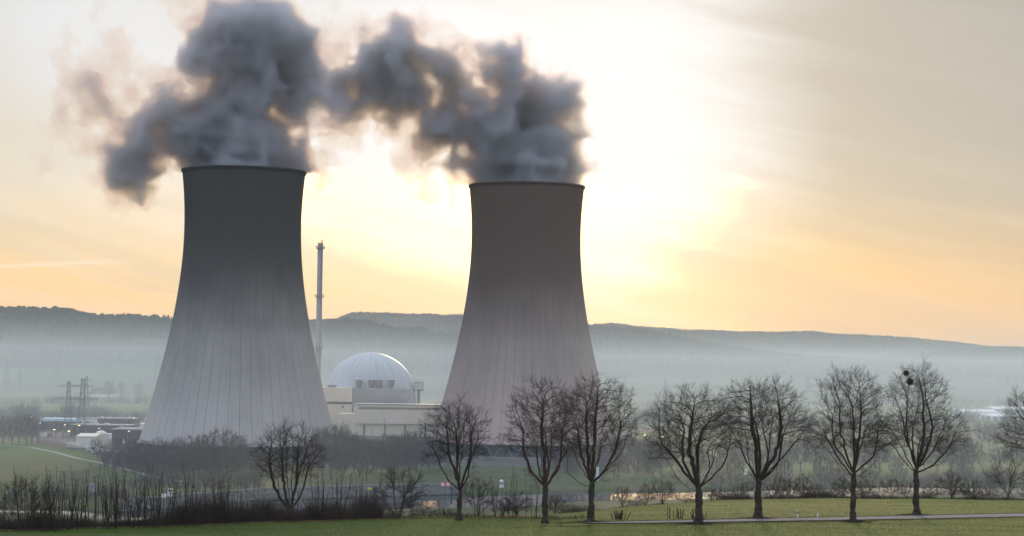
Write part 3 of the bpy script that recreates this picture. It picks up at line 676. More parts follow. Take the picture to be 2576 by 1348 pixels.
# ------------------------------------------------------------------ reactor, halls, stack
def block(name, px0, px1, pyt, Y, depth, material, parent, base=0.0, zb=0.0, bevel=0.15):
    """box whose front face lies at depth Y; coordinates relative to the parent empty"""
    o = np.array(parent.location) if parent else np.zeros(3)
    x0 = P(px0, pyt, Y)[0] - o[0]; x1 = P(px1, pyt, Y)[0] - o[0]; z1 = P((px0 + px1) / 2, pyt, Y)[2]
    return MB().box(x0, x1, Y - o[1], Y - o[1] + depth, zb - o[2], z1 - o[2]).build(name, material, parent, bevel=bevel)
YD = 1300.0
c = P(931, 1003, YD); s_ = YD / F
dome = empty('reactor_dome', (c[0], YD, 0)); tag(dome, 'pale blue-grey reactor dome with fine panel lines rising behind the beige halls', 'reactor dome')
rD = 116.5 * s_; zc = c[2]
prof = [(rD * math.cos(a), zc + rD * math.sin(a) - zc) for a in np.radians(np.linspace(-25, 89.6, 40))]
do = MB().lathe(prof, 96, cap0=False).build('dome', M['dome_panel'], dome, (0, 0, zc), smooth=True)
MB().lathe([(rD * 0.93, 0), (rD * 0.93, zc - rD * 0.38)], 64).build('drum', M['cream'], dome)

YA = 1262.0
ax_ = empty('auxiliary_building', (P(886, 1000, YA)[0], YA, 0)); tag(ax_, 'tall beige and grey block in front of the dome with four roof cowls', 'building')
block('beige_wing', 770, 886, 974, YA, 34, M['beige'], ax_)
block('grey_wing', 886.3, 1027, 977, YA + 1, 33, M['grey_clad'], ax_)
def panel(name, px0, px1, py0, py1, Y, material, parent, t=0.25):
    o = np.array(parent.location); a = P(px0, py1, Y); b = P(px1, py0, Y)
    zm = (P(px0, py0, Y)[2] + b[2]) / 2; z0 = (a[2] + P(px1, py1, Y)[2]) / 2
    return MB().box(a[0] - o[0], b[0] - o[0], Y - t - o[1], Y + 0.1 - o[1], z0, zm).build(name, material, parent)
panel('louvre_band', 770, 885.5, 1010, 1016, YA, M['dark_band'], ax_)
w_ = panel('window', 859.5, 864.5, 1020.5, 1026.5, YA, M['brown_band'], ax_, 0.3)
_p = MB(); _q = P(862, 1023.5, YA) - np.array(ax_.location); _p.box(_q[0] - .4, _q[0] + .4, -0.42, -0.31, _q[2] - .5, _q[2] + .5); _p.build('pane', M['glass'], w_)
for px in (902, 934, 954.3, 984.3):
    q = P(px, 976, YA + 9) - np.array(ax_.location); u = YA / F
    m_ = MB(); m_.lathe([(3.0 * u, -0.3), (3.0 * u, 3.0 * u)], 16, q[0], q[1]); v0 = 2.6 * u
    m_.lathe([(4.5 * u, v0), (6.6 * u, v0 + 1.5 * u), (7.4 * u, v0 + 3.5 * u), (9.4 * u, v0 + 18 * u), (9.0 * u, v0 + 18 * u), (8.8 * u, v0 + 16.5 * u)], 20, q[0], q[1])
    m_.v = [(a, b, z + q[2]) for a, b, z in m_.v]
    m_.build('roof_cowl', M['cowl'], ax_)
rl = MB(); za = P(830, 974, YA)[2]
x0 = P(818, 974, YA)[0] - ax_.location.x; x1 = P(846, 974, YA)[0] - ax_.location.x
for i in range(9): rl.bar((x0 + (x1 - x0) * i / 8, 1.5, za), (x0 + (x1 - x0) * i / 8, 1.5, za + 1.6), 0.09)
for hgt in (0.8, 1.6): rl.bar((x0, 1.5, za + hgt), (x1, 1.5, za + hgt), 0.08)
rl.box(x0 + 1.2, x1 - 0.6, 3, 6, za, za + 1.2); rl.build('roof_railing', M['cowl'], ax_)
for px in (889, 920, 970, 999):
    q = P(px, 977, YA + 2) - np.array(ax_.location); MB().bar((q[0], 3, q[2] - 0.2), (q[0], 3, q[2] + 2.6), 0.16).build('roof_pipe', M['cowl'], ax_)

YH = 1238.0
th = empty('turbine_hall', (P(1000, 1090, YH)[0], YH, 0)); tag(th, 'long low cream turbine hall in front of the dome, flat roof with a brown band', 'building')
block('hall', 890, 1230, 1017.5, YH, 20, M['cream'], th)
block('side_wing', 850, 889.7, 1040, YH + 0.6, 19, M['cream'], th)
panel('cornice', 890, 1230, 1017.3, 1018.8, YH - 0.1, M['brown_band'], th, 0.6)
panel('window_band', 903, 1230, 1025.5, 1031, YH, M['brown_band'], th, 0.2)
panel('upper_wall', 894, 1230, 1034.5, 1067, YH - 1.2, M['cream'], th, 0.9)
for px in (916, 968, 1019, 1070): panel('pilaster', px - 2, px + 2, 1068.5, 1099, YH, M['dark_band'], th, 0.7)
YW = 1226.0
fw = empty('perimeter_wall', (P(980, 1100, YW)[0], YW, 0)); tag(fw, 'grey-green perimeter wall at the foot of the cream turbine hall', 'wall')
panel('wall_face', 835, 1250, 1099, 1118, YW, M['grey_clad'], fw, 0.5)
panel('green_strip', 835, 1250, 1110, 1113.5, YW - 0.6, mat('green_strip', (0.09, 0.14, 0.10), 0.8), fw, 0.3)
panel('wall_coping', 835, 1250, 1097.8, 1099.2, YW + 0.1, M['roof_grey'], fw, 0.9)
# transformers before the wall
tf = empty('transformer', (P(970, 1130, 1205)[0], 1205, 0)); tag(tf, 'white transformer with bushings before the grey-green perimeter wall', 'transformer')
q0 = P(957, 1128, 1205)[0] - tf.location.x; q1 = P(984, 1128, 1205)[0] - tf.location.x
MB().box(q0, q1, 0, 4, 0, 3.4).build('tank', M['white_wall'], tf, bevel=0.1)
mm = MB()
for i in range(5): mm.box(q0 + 0.4 + i * 1.2, q0 + 1.0 + i * 1.2, -1.0, -0.05, 0.4, 2.9)
mm.build('radiator', M['pale_blue'], tf)
for i in range(3): MB().bar((q0 + 1.4 + i * 1.7, 2, 3.4), (q0 + 1.4 + i * 1.7, 2, 5.4), 0.28, 0.12, 8).build('bushing', M['steel'], tf)
# gantry right of the dome
YG = 1292.0
ga = empty('crane_gantry', (P(1053, 1016, YG)[0], YG, 0)); tag(ga, 'grey steel crane gantry on a post at the right side of the dome', 'gantry')
u = YG / F; zt_ = P(1053, 959, YG)[2]; zm_ = P(1053, 981, YG)[2]
MB().box(-4.0 * u, 3.2 * u, 0, 2.0, 0, zm_).build('post', M['roof_grey'], ga, bevel=0.1)
g_ = MB()
for zz in (zm_, zt_ - 1.2):
    g_.box(-13 * u, 11.5 * u, -0.4, 2.4, zz - 0.5 if zz == zm_ else zz, zz + 0.45 if zz == zm_ else zz + 0.6)
n_ = 6
for i in range(n_):
    xa = (-13 + 24 * i / (n_ - 1)) * u
    g_.bar((xa, 0.3, zm_), (xa, 0.3, zt_ - 1), 0.22)
    if i < n_ - 1: g_.bar((xa, 0.3, zm_ + 0.3), ((-13 + 24 * (i + 1) / (n_ - 1)) * u, 0.3, zt_ - 1), 0.16)
g_.build('truss', M['steel'], ga)
g2 = MB()
for i in range(9): g2.bar(((-12 + 23 * i / 8) * u, -0.3, zt_ - 0.7), ((-12 + 23 * i / 8) * u, -0.3, zt_ + 0.6), 0.06)
g2.bar((-12 * u, -0.3, zt_ + 0.5), (11 * u, -0.3, zt_ + 0.5), 0.06); g2.build('railing', M['steel'], ga)

# exhaust stack
YS = 1310.0
q = P(799, 1000, YS); u = YS / F
st = empty('exhaust_stack', (q[0], YS, 0)); tag(st, 'tall thin grey exhaust stack with ring platforms right of the left tower', 'chimney')
zt_ = P(803, 611, YS)[2]; z1 = P(802, 747, YS)[2]; z2 = P(800, 878, YS)[2]
MB().lathe([(7.3 * u, 0), (7.3 * u, z1), (6.9 * u, z1 + 0.3), (6.9 * u, zt_), (6.2 * u, zt_), (6.2 * u, zt_ - 3)], 32, cap1=False).build('shaft', M['stack_grey'], st, smooth=False)
for zz in (z2, z1, P(803, 625, YS)[2]):
    pf = MB(); rr = 11.0 * u; pf.lathe([(rr, zz - 0.25), (rr, zz + 0.05), (6.6 * u, zz + 0.05), (6.6 * u, zz - 0.9)], 24, cap0=False, cap1=False)
    po = pf.build('platform', M['steel'], st)
    ra = MB()
    for j in range(16):
        t = 2 * math.pi * j / 16; ra.bar((rr * math.cos(t), rr * math.sin(t), zz), (rr * math.cos(t), rr * math.sin(t), zz + 1.5), 0.09)
        t2 = 2 * math.pi * (j + 1) / 16
        for hh in (0.75, 1.5): ra.bar((rr * math.cos(t), rr * math.sin(t), zz + hh), (rr * math.cos(t2), rr * math.sin(t2), zz + hh), 0.07)
    ra.build('railing', M['rust_steel'] if zz > z1 + 5 else M['steel'], po)
ld = MB()
for xx in (3.6 * u, 5.2 * u): ld.bar((xx, -6.6 * u, 2), (xx, -6.6 * u, zt_ + 1.5), 0.07)
for zz in np.arange(3, zt_, 1.6): ld.bar((3.6 * u, -6.6 * u, zz), (5.2 * u, -6.6 * u, zz), 0.05)
ld.build('ladder', M['steel'], st)
an = MB(); 
for xx, hh in ((1.0, 2.2), (3.4, 3.2), (5.4, 2.4), (6.6, 1.6)): an.bar((xx * u, 0, zt_ - 1), (xx * u, 0, zt_ + hh), 0.12)
an.bar((1 * u, 0, zt_ + 1.4), (6.6 * u, 0, zt_ + 1.4), 0.1); an.build('lightning_rod', M['rust_steel'], st)

# floodlight masts in front of the hall
def mast(px, pyt, Y, label):
    q = P(px, pyt, Y); r_ = empty('floodlight_mast', (q[0], Y, 0)); tag(r_, label, 'light mast', 'floodlight masts before the turbine hall')
    MB().bar((0, 0, 0), (0, 0, q[2]), 0.26, 0.16, 8).build('pole', M['roof_grey'], r_)
    MB().box(-1.5, 1.5, -0.2, 0.2, q[2] - 0.15, q[2] + 0.1).build('crossbar', M['roof_grey'], r_)
    for xx in (-1.2, 0.4, 1.2): MB().box(xx - 0.35, xx + 0.35, -0.6, -0.2, q[2] - 0.45, q[2] + 0.4).build('floodlight', M['white_wall'], r_)
mast(967, 1051, 1222, 'middle floodlight mast standing against the cream turbine hall')
mast(1055, 1052, 1222, 'floodlight mast near the right tower against the cream hall')
mast(870, 1068, 1222, 'lower floodlight mast by the narrow side wing of the hall')
mast(935, 1081, 1222, 'shortest floodlight mast between the first two hall pilasters')

# ------------------------------------------------------------------ the plant's low buildings on the left
def bld(name, label, cat, px0, px1, pyt, pyb, depth, wall, roof, roof_t=0.5, extras=()):
    base_ = G((px0 + px1) / 2, pyb); Y = base_[1]
    r_ = empty(name, (base_[0], Y, 0)); tag(r_, label, cat)
    x0 = P(px0, pyb, Y)[0] - base_[0]; x1 = P(px1, pyb, Y)[0] - base_[0]; z1 = P((px0 + px1) / 2, pyt, Y)[2]
    MB().box(x0, x1, 0, depth, 0, z1 - roof_t).build('wall', M[wall], r_, bevel=0.08)
    MB().box(x0 - 0.3, x1 + 0.3, -0.3, depth + 0.3, z1 - roof_t, z1).build('roof', M[roof], r_)
    for e in extras: e(r_, x0, x1, z1)
    return r_
def windows(zc_, h_, n_, w2, t0=0.06, t1=0.94):
    def fn(r_, x0, x1, z1):
        for i in range(n_):
            xm = x0 + (x1 - x0) * (t0 + (t1 - t0) * (i + 0.5) / n_)
            f_ = MB().box(xm - w2, xm + w2, -0.08, 0.05, zc_ - h_, zc_ + h_).build('window', M['dark_band'], r_)
            MB().box(xm - w2 + .12, xm + w2 - .12, -0.11, -0.081, zc_ - h_ + .12, zc_ + h_ - .12).build('pane', M['glass'], f_)
    return fn
def vents(n_, s2=0.9):
    def fn(r_, x0, x1, z1):
        rg = random.Random(int(abs(x0) * 100))
        for i in range(n_):
            xm = x0 + (x1 - x0) * rg.uniform(0.1, 0.9); ym = rg.uniform(2, 8)
            MB().box(xm - s2, xm + s2, ym, ym + 1.6, z1, z1 + rg.uniform(0.5, 1.1)).build('roof_hatch', M['white_wall'], r_)
    return fn
def doors(ts):
    def fn(r_, x0, x1, z1):
        for t_ in ts:
            xm = x0 + (x1 - x0) * t_
            d_ = MB().box(xm - 1.1, xm + 1.1, -0.1, 0.05, 0, 3.0).build('door', M['pale_blue'], r_); MB().box(xm + .6, xm + .8, -0.16, -0.1, 1.3, 1.5).build('handle', M['steel'], d_)
    return fn
bld('brick_building', 'far dark brick building under a long pale blue roof by the pylons', 'building', 102, 189, 1053, 1082, 22, 'brick', 'pale_blue', 1.9, (windows(3.2, 0.8, 9, 1.0),))
bld('white_building', 'white cube-like building right behind the lattice pylons', 'building', 189, 233, 1051.5, 1082, 16, 'white_wall', 'roof_grey', 0.4, (windows(5.2, 0.8, 2, 0.7),))
bld('brick_building', 'long brick building with a pale roof edge behind the lamp rows', 'building', 233, 338, 1052, 1080, 20, 'brick', 'roof_grey', 0.5, (vents(3), windows(3.0, 0.7, 11, 0.9)))
bld('brick_building', 'wide brick hall in the middle of the plant yard, white roof hatches', 'building', 176, 327, 1068.5, 1097, 22, 'brick', 'roof_grey', 0.6, (vents(5), windows(3.0, 0.8, 14, 0.9)))
bld('brick_building', 'nearest dark brick hall with grey roof touching the left tower foot', 'building', 281, 385, 1079, 1118, 30, 'brick', 'roof_grey', 0.7, (vents(3), windows(2.6, 0.9, 8, 1.0), doors((0.3, 0.66))))
bld('storage_building', 'small white flat building beside the cream shed', 'building', 257, 279, 1091, 1104, 9, 'white_wall', 'white_wall', 0.4, (doors((0.5,)),))
# cream shed with a low gable
Bs = G(222, 1127); Ys = Bs[1]; sh_ = empty('shed', (Bs[0], Ys, 0)); tag(sh_, 'cream shed with a blue door by the parked white truck', 'shed')
x0 = P(192, 1125, Ys)[0] - Bs[0]; x1 = P(214, 1125, Ys)[0] - Bs[0]; x2 = P(258, 1125, Ys)[0] - Bs[0]; zs_ = P(203, 1097, Ys)[2]
MB().box(x0, x2 - 4, 0, 26, 0, zs_ - 0.3).build('wall', M['cream'], sh_, bevel=0.05)
rf_ = MB(); rf_.prism([(-0.4, zs_ - 0.3), (26.4, zs_ - 0.3), (26.4, zs_), (13, zs_ + 1.3), (-0.4, zs_)], x0 - 0.4, x2 - 3.6); rf_.build('roof', M['cream'], sh_)
dd = MB().box(x0 + 2.4, x0 + 4.2, -0.12, 0.05, 0, 3.1).build('door', M['pale_blue'], sh_); MB().box(x0 + 3.8, x0 + 4.0, -0.2, -0.12, 1.4, 1.6).build('handle', M['steel'], dd)
# round tank and tent
q = G(254, 1107); tk = empty('storage_tank', (q[0], q[1], 0)); tag(tk, 'small domed white tank behind the cream shed', 'tank')
MB().lathe([(3.4, 0), (3.4, 4.2)], 24).build('tank_wall', M['white_wall'], tk); MB().lathe([(3.6, 4.2), (3.0, 5.1), (1.6, 5.8), (0.2, 6.1)], 24).build('tank_roof', M['white_wall'], tk)
q = G(364, 1096); tk = empty('storage_tank', (q[0], q[1], 0)); tag(tk, 'tall white round tank peeping out beside the left tower foot', 'tank')
zt_ = P(364, 1066, q[1])[2]; MB().lathe([(3.4, 0), (3.4, zt_)], 24).build('tank_wall', M['white_wall'], tk); MB().lathe([(3.5, zt_), (0.3, zt_ + 1.0)], 24).build('tank_roof', M['white_wall'], tk)
# containers
def container(px, py, ln, m1, label):
    q = G(px, py); r_ = empty('container', (q[0], q[1], 0)); tag(r_, label, 'container')
    b_ = MB().box(-ln / 2, ln / 2, 0, 2.5, 0.15, 2.7).build('body', M[m1], r_, bevel=0.06)
    rr_ = MB()
    for i in range(int(ln / 0.5)): rr_.box(-ln / 2 + 0.15 + i * 0.5, -ln / 2 + 0.3 + i * 0.5, -0.06, 0.0, 0.3, 2.6)
    rr_.build('ribs', M[m1], b_); MB().box(-ln / 2, ln / 2, -0.05, 2.55, 2.7, 2.8).build('roof', M['white_wall'], r_)
container(100, 1099, 3.0, 'pale_blue', 'short blue container at the left end of the container row')
container(109, 1099.5, 4.4, 'white_wall', 'white container in the middle of the row by the yard fence')
container(121, 1099.5, 5.0, 'container_red', 'red container closing the row by the yard fence')
container(181, 1126, 6.0, 'white_wall', 'low white box container standing left of the cream shed')
# lorry and van
def wheels(r_, xs_, y_, rad):
    for x_ in xs_:
        for yy in (y_, y_ + 2.0):
            wv_ = MB(); wv_.lathe([(rad * .55, 0), (rad, .02), (rad, .26), (rad * .55, .28)], 16); wv_.v = [(x_ + a, yy + c_, rad + b_) for a, b_, c_ in wv_.v]
            wo_ = wv_.build('wheel', M['rubber'], r_); h_ = MB(); h_.lathe([(rad * .5, -.02), (rad * .5, .02)], 12); h_.v = [(x_ + a, yy + c_, rad + b_) for a, b_, c_ in h_.v]; h_.build('rim', M['steel'], wo_)
q = G(258, 1143); lo = empty('truck', (q[0], q[1], 0)); tag(lo, 'white truck with a square cab parked by the bushes below the shed', 'truck')
MB().prism([(-6.2, 0.6), (-3.4, 0.6), (-3.4, 4.3), (-5.9, 4.3), (-6.2, 2.2)], -0.1, 2.3, 'y').build('cab', M['white_wall'], lo, bevel=0.08)
MB().box(-3.2, 5.8, -0.1, 2.4, 0.8, 1.2).build('chassis', M['dark_band'], lo); MB().prism([(-3.0, 1.25), (5.8, 1.25), (5.8, 1.7), (1.8, 2.3), (-0.5, 3.2), (-3.0, 3.2)], -0.05, 2.35, 'y').build('load_bed', M['white_wall'], lo, bevel=0.06)
MB().box(-5.7, -4.2, -0.16, -0.1, 2.4, 3.9).build('side_window', M['glass'], lo); MB().box(-6.24, -6.0, 0.2, 2.0, 2.5, 3.9).build('windscreen', M['glass'], lo); wheels(lo, (-5.0, 2.4, 4.4), -0.2, 0.52)
q = G(232, 1136); va = empty('van', (q[0], q[1], 0)); tag(va, 'white van parked between the cream shed and the truck', 'van')
MB().prism([(-3.6, 0.5), (3.4, 0.5), (3.6, 1.4), (2.4, 1.7), (1.4, 2.7), (-3.5, 2.7)], 0, 2.0, 'y').build('body', M['white_wall'], va, bevel=0.12)
MB().prism([(0.0, 1.7), (1.9, 1.7), (1.2, 2.45), (0.0, 2.45)], -0.04, 0.0, 'y').build('side_window', M['glass'], va); wheels(va, (-2.3, 2.3), -0.1, 0.42)

# fence round the yard
f0, f1 = G(92, 1113), G(267, 1149); fe = empty('fence', (f0[0], f0[1], 0)); tag(fe, 'reddish security fence on posts along the plant yard above the ditch', 'fence')
nf = 30; fb = MB()
for i in range(nf + 1):
    t = i / nf; p = (f1 - f0) * t
    MB().bar((p[0], p[1], 0), (p[0], p[1], 2.9), 0.10, 0.10).build('post', M['fence_red'], fe)
e_ = f1 - f0
for hh in (0.3, 1.4, 2.6): fb.bar((0, 0, hh), (e_[0], e_[1], hh), 0.07)
for i in range(nf * 8):
    p = e_ * (i / (nf * 8)); fb.bar((p[0], p[1], 0.2), (p[0], p[1], 2.7), 0.030, 0.03, 3)
fb.build('mesh_panel', M['fence_red'], fe)

# street lamps of the yard
def lamp(px, pyt, pyb, warm, label, first=[None, None]):
    q = G(px, pyb); z = P(px, pyt, q[1])[2]; i = 0 if warm else 1
    if first[i] is None:
        r_ = empty('street_lamp', (q[0], q[1], 0))
        MB().bar((0, 0, 0), (0, 0, 9.7), 0.12, 0.08, 6).build('pole', M['steel'], r_)
        MB().bar((0, 0, 9.65), (0.9, -0.2, 9.9), 0.07, 0.06, 5).build('arm', M['steel'], r_)
        MB().box(0.4, 1.5, -0.5, 0.1, 9.72, 10.0).build('lamp_head', M['lamp_warm' if warm else 'lamp_white'], r_, bevel=0.06); first[i] = r_
    else: r_ = copy_tree(first[i], (q[0], q[1], 0))
    r_.scale = (1, 1, z / 10.0); tag(r_, label, 'street lamp', 'lamps of the plant yard')
for a in [(132, 1080, 1114, True, 'lit amber lamp in front of the leftmost bare yard tree'), (169, 1084, 1112, True, 'lit amber lamp at the foot of the left lattice pylon'),
          (211, 1090.5, 1116, True, 'lit amber lamp above the roof of the cream shed'), (195, 1069.5, 1100, True, 'amber lamp before the white building between the pylons'),
          (159, 1068, 1100, True, 'amber lamp just left of the left pylon shaft'), (245, 1077, 1108, False, 'pale lamp rising behind the domed white tank'),
          (295, 1081.5, 1114, False, 'pale lamp at the left end of the nearest brick hall'), (320, 1084, 1118, False, 'pale lamp before the doors of the nearest brick hall'),
          (333, 1050.5, 1086, False, 'white twin lamp at the end of the long brick building'), (364, 1052.5, 1090, True, 'amber lamp next to the tall white round tank'),
          (95, 1063, 1100, False, 'pale lamp beside the bare trees at the left of the yard'), (75, 1048, 1092, False, 'pale lamp over the crowns of the row of bare trees')]:
    lamp(*a)

# ------------------------------------------------------------------ lattice pylons
def pylon(px, pyt, pyb, arms, label, Y=None, k=1.0, group='lattice pylons of the power lines'):
    q = G(px, pyb) if Y is None else np.array([P(px, pyb, Y)[0], Y, P(px, pyb, Y)[2]])
    Y = q[1]; zb = q[2]; H = P(px, pyt, Y)[2] - zb; u = Y / F
    r_ = empty('pylon', (q[0], q[1], zb)); tag(r_, label, 'pylon', group)
    wb, wt = H * 0.075, H * 0.022; n = 11; m_ = MB(); rr = 0.11 * k
    W = lambda z: wb + (wt - wb) * min(1, z / (H * 0.92))
    zs = [H * (1 - (1 - i / n) ** 1.15) for i in range(n + 1)]
    for i in range(n):
        a, b = zs[i], zs[i + 1]; wa, wbb = W(a), W(b)
        for sx, sy in ((-1, -1), (1, -1), (1, 1), (-1, 1)): m_.bar((sx * wa, sy * wa, a), (sx * wbb, sy * wbb, b), rr * 1.25)
        for sx, sy, tx, ty in ((-1, -1, 1, -1), (1, -1, 1, 1), (1, 1, -1, 1), (-1, 1, -1, -1)):
            m_.bar((sx * wa, sy * wa, a), (tx * wbb, ty * wbb, b), rr * 0.7); m_.bar((tx * wa, ty * wa, a), (sx * wbb, sy * wbb, b), rr * 0.7); m_.bar((sx * wbb, sy * wbb, b), (tx * wbb, ty * wbb, b), rr * 0.7)
    m_.bar((0, 0, H * 0.97), (0, 0, H), rr)
    m_.build('lattice_body', M['pylon_steel'], r_)
    for pya, half in arms:
        z = P(px, pya, Y)[2] - zb; L = half * u; a_ = MB(); w0 = W(z)
        for s in (-1, 1):
            for sy in (-1, 1): a_.bar((s * w0, sy * w0, z), (s * L, 0, z), rr); a_.bar((s * w0, sy * w0, z + H * 0.035), (s * L, 0, z + 0.15), rr)
            for j in range(5):
                t0, t1 = j / 5, (j + 0.5) / 5
                xa = s * (w0 + (L - w0) * t0); xb = s * (w0 + (L - w0) * t1); a_.bar((xa, 0, z), (xb, 0, z + H * 0.035 * (1 - t1)), rr * 0.6)
        ao = a_.build('crossarm', M['pylon_steel'], r_)
        ins = MB()
        for s in (-1, 1):
            for t in (0.55, 0.97): ins.bar((s * L * t, 0, z), (s * L * t, 0, z - H * 0.05), 0.10 * k)
        ins.build('insulator', M['steel'], ao)
    return r_
pylon(170, 958.5, 1103, ((971.5, 29), (1004, 42)), 'left one of the two big dark lattice pylons over the plant yard')
pylon(205, 952, 1097, ((971.5, 27), (1003, 36)), 'right one of the two big dark lattice pylons, before the white building')
pylon(215, 947, 1062, ((957, 15), (990, 22)), 'paler lattice pylon showing between and behind the two big ones')
for a in [(145, 872, 950, ((882, 12), (896, 17)), 'faint tall pylon on the misty slope above the big pylons'), (395, 867, 962, ((879, 13), (902, 18)), 'faint pylon on the misty slope close to the left tower edge'),
          (16, 896, 975, ((908, 8), (920, 11)), 'faint pylon in the mist at the left frame edge'), (49, 928, 975, ((938, 8), (948, 10)), 'small faint pylon between two taller ones at far left'),
          (1571, 943, 990, ((952, 8), (962, 10)), 'faint pylon on the pale slope just right of the right tower'), (1672, 951, 1004, ((962, 9), (974, 12)), 'faint pylon over the rounded avenue tree right of the tower'),
          (2032, 943, 986, ((952, 7), (962, 9)), 'faint pylon between the avenue crowns before the misty hill'), (1034, 873, 960, ((886, 10), (902, 14)), 'faint pylon on the wooded slope above the right side of the dome')]:
    pylon(*a[:4], a[4], Y=2650, k=1.5)

# ------------------------------------------------------------------ right side: halls, house
def hall(px0, px1, pyt, pyb, label, wall='pale_blue'):
    base_ = G((px0 + px1) / 2, pyb); Y = base_[1]; r_ = empty('industrial_hall', (base_[0], Y, 0)); tag(r_, label, 'hall', 'industrial halls on the right of the valley')
    x0 = P(px0, pyb, Y)[0] - base_[0]; x1 = P(px1, pyb, Y)[0] - base_[0]; z1 = P((px0 + px1) / 2, pyt, Y)[2]
    MB().box(x0, x1, 0, 50, 0, z1 - 1.0).build('wall', M[wall], r_); MB().prism([(-0.5, z1 - 1.0), (50.5, z1 - 1.0), (25, z1 + 1.5)], x0 - 0.5, x1 + 0.5).build('roof', M['white_wall'], r_)
    g_ = MB()
    for i in range(6): xm = x0 + (x1 - x0) * (i + 0.5) / 6; g_.box(xm - 2, xm + 2, -0.2, 0.05, 0, 4.2)
    g_.build('gates', M['roof_grey'], r_)
hall(2418, 2512, 1034, 1054, 'long low pale blue hall beside the last full avenue tree')
hall(2500, 2600, 1027, 1042, 'farther white roofed hall above the long pale blue one')
hall(2478, 2580, 1045, 1058, 'white hall partly behind the tree at the right edge', 'white_wall')
q = G(1560, 1122); hs = empty('house', (q[0], q[1], 0)); tag(hs, 'dark gabled house with a lit lamp right of the right tower foot', 'house')
MB().box(-9, 9, 0, 12, 0, 5.2).build('wall', M['brick'], hs); MB().prism([(-0.8, 5.2), (12.8, 5.2), (6, 10.0)], -9.6, 9.6).build('roof', M['brown_band'], hs)
for xx in (-5, 0, 5):
    wf = MB().box(xx - .7, xx + .7, -0.1, 0.05, 1.8, 3.4).build('window', M['white_wall'], hs); MB().box(xx - .55, xx + .55, -0.14, -0.101, 1.95, 3.25).build('pane', M['glass'], wf)
q = G(1534, 1118); wb_ = empty('hut', (q[0], q[1], 0)); tag(wb_, 'small white flat hut half hidden behind the tall avenue tree', 'hut')
MB().box(-5, 5, 0, 6, 0, 3.6).build('wall', M['white_wall'], wb_); MB().box(-5.4, 5.4, -.4, 6.4, 3.6, 4.0).build('roof', M['roof_grey'], wb_)
for a in [(1577, 1106, 1122, True, 'lit amber lamp on the right side of the dark gabled house'), (1617, 1094, 1122, True, 'lit amber lamp between the tower foot and the rounded avenue tree'), (1664, 1098, 1124, True, 'lit amber lamp shining through the rounded avenue tree')]: lamp(*a)
q = G(262, 1000); fh = empty('farmhouse', (q[0], q[1], 0)); tag(fh, 'faint farmhouse with a broad roof in the mist left of the tower', 'house')
MB().box(-16, 12, 0, 12, 0, 5).build('wall', M['cream'], fh); MB().prism([(-1, 5), (13, 5), (6, 12)], -17, 13).build('roof', M['brick'], fh)

# ------------------------------------------------------------------ quay on the far bank
qx = np.linspace(-141, -18, 50); qy = yf(qx)
def qstrip(name, offs, material, parent):
    m_ = MB(); k = len(offs)
    for i in range(50): m_.v += [(qx[i], qy[i] + a, z) for a, z in offs]
    for i in range(49):
        for j in range(k - 1): a = i * k + j; m_.f.append((a, a + k, a + k + 1, a + 1))
    return m_.build(name, material, parent)
qw = empty('embankment', (0, 0, 0)); tag(qw, 'long dark paved embankment sloping to the river on the far bank below the left tower', 'embankment')
qstrip('paving', [(-0.6, -4.6), (-0.4, -2.6), (9.0, -1.15), (9.1, -1.05), (10.0, -1.0), (21.5, 0.45), (21.5, -1.5)], M['quay'], qw)
qstrip('coping', [(21.3, 0.3), (21.3, 0.75), (22.6, 0.75), (22.6, -0.5)], M['quay_cap'], qw)
for x_ in (-131, -118, -104, -84, -62, -55, -40, -24): MB().bar((x_, float(yf(x_)) - 1.6, -6), (x_, float(yf(x_)) - 1.6, 0.6), 0.38, 0.38, 8).build('mooring_pile', M['basin'], qw)
def riv(px, py, dz_=2.05): return G(px, py, dz_)
def board(px, py, w2, h2, material, label, post_h, name='sign', cat='sign'):
    q = G(px, py + h2 * 0 , 0.75 + post_h); r_ = empty(name, (q[0], q[1], tz(q[0], q[1]))); tag(r_, label, cat); zz = q[2] - r_.location.z
    for s in (-w2 * 0.6, w2 * 0.6): MB().bar((s, 0.1, 0), (s, 0.1, zz), 0.09).build('post', M['steel'], r_)
    return r_, zz
r_, zz = board(1120, 1218, 1.9, 1.1, 'sign_white', 'pair of white navigation signs with red borders and a crossing bar by the river', 1.6, 'navigation_sign', 'river sign')
for s in (-1.05, 1.05):
    b_ = MB().box(s - .95, s + .95, -0.05, 0.05, zz - 1.0, zz + .9).build('sign_plate', M['sign_red'], r_)
    MB().box(s - .7, s + .7, -0.08, -0.055, zz - .75, zz + .65).build('face', M['sign_white'], b_)
    MB().bar((s - .7, -0.11, zz - .7), (s + .7, -0.11, zz + .6), 0.10).build('red_bar', M['sign_red'], b_)
r_, zz = board(235, 1225, 3.0, 3, 'sign_white', 'large white board standing behind the thicket on the far bank at left', 4.0, 'notice_board', 'board')
MB().box(-1.5, 1.5, -0.08, 0.08, zz - 1.9, zz + 1.5).build('panel', M['roof_grey'], r_)
r_, zz = board(428, 1238, 1, 1, 'sign_white', 'white river marker with a dark top stripe on the left quay', 1.6, 'river_marker', 'marker')
MB().box(-.9, .9, -.1, .1, zz - 1.6, zz + 1.5).build('panel', M['sign_white'], r_); MB().box(-.92, .92, -.14, -.1, zz + .4, zz + .9).build('stripe', M['dark_band'], r_)
r_, zz = board(412, 1246, 1, 1, 'sign_white', 'small white marker plate low on the left quay', 0.4, 'river_marker', 'marker')
MB().box(-1.0, 1.0, -.1, .1, zz - .9, zz + .7).build('panel', M['sign_white'], r_)
r_, zz = board(930, 1229, .8, .8, 'sign_yellow', 'small yellow marker plate on the quay coping', 0.0, 'river_marker', 'marker')
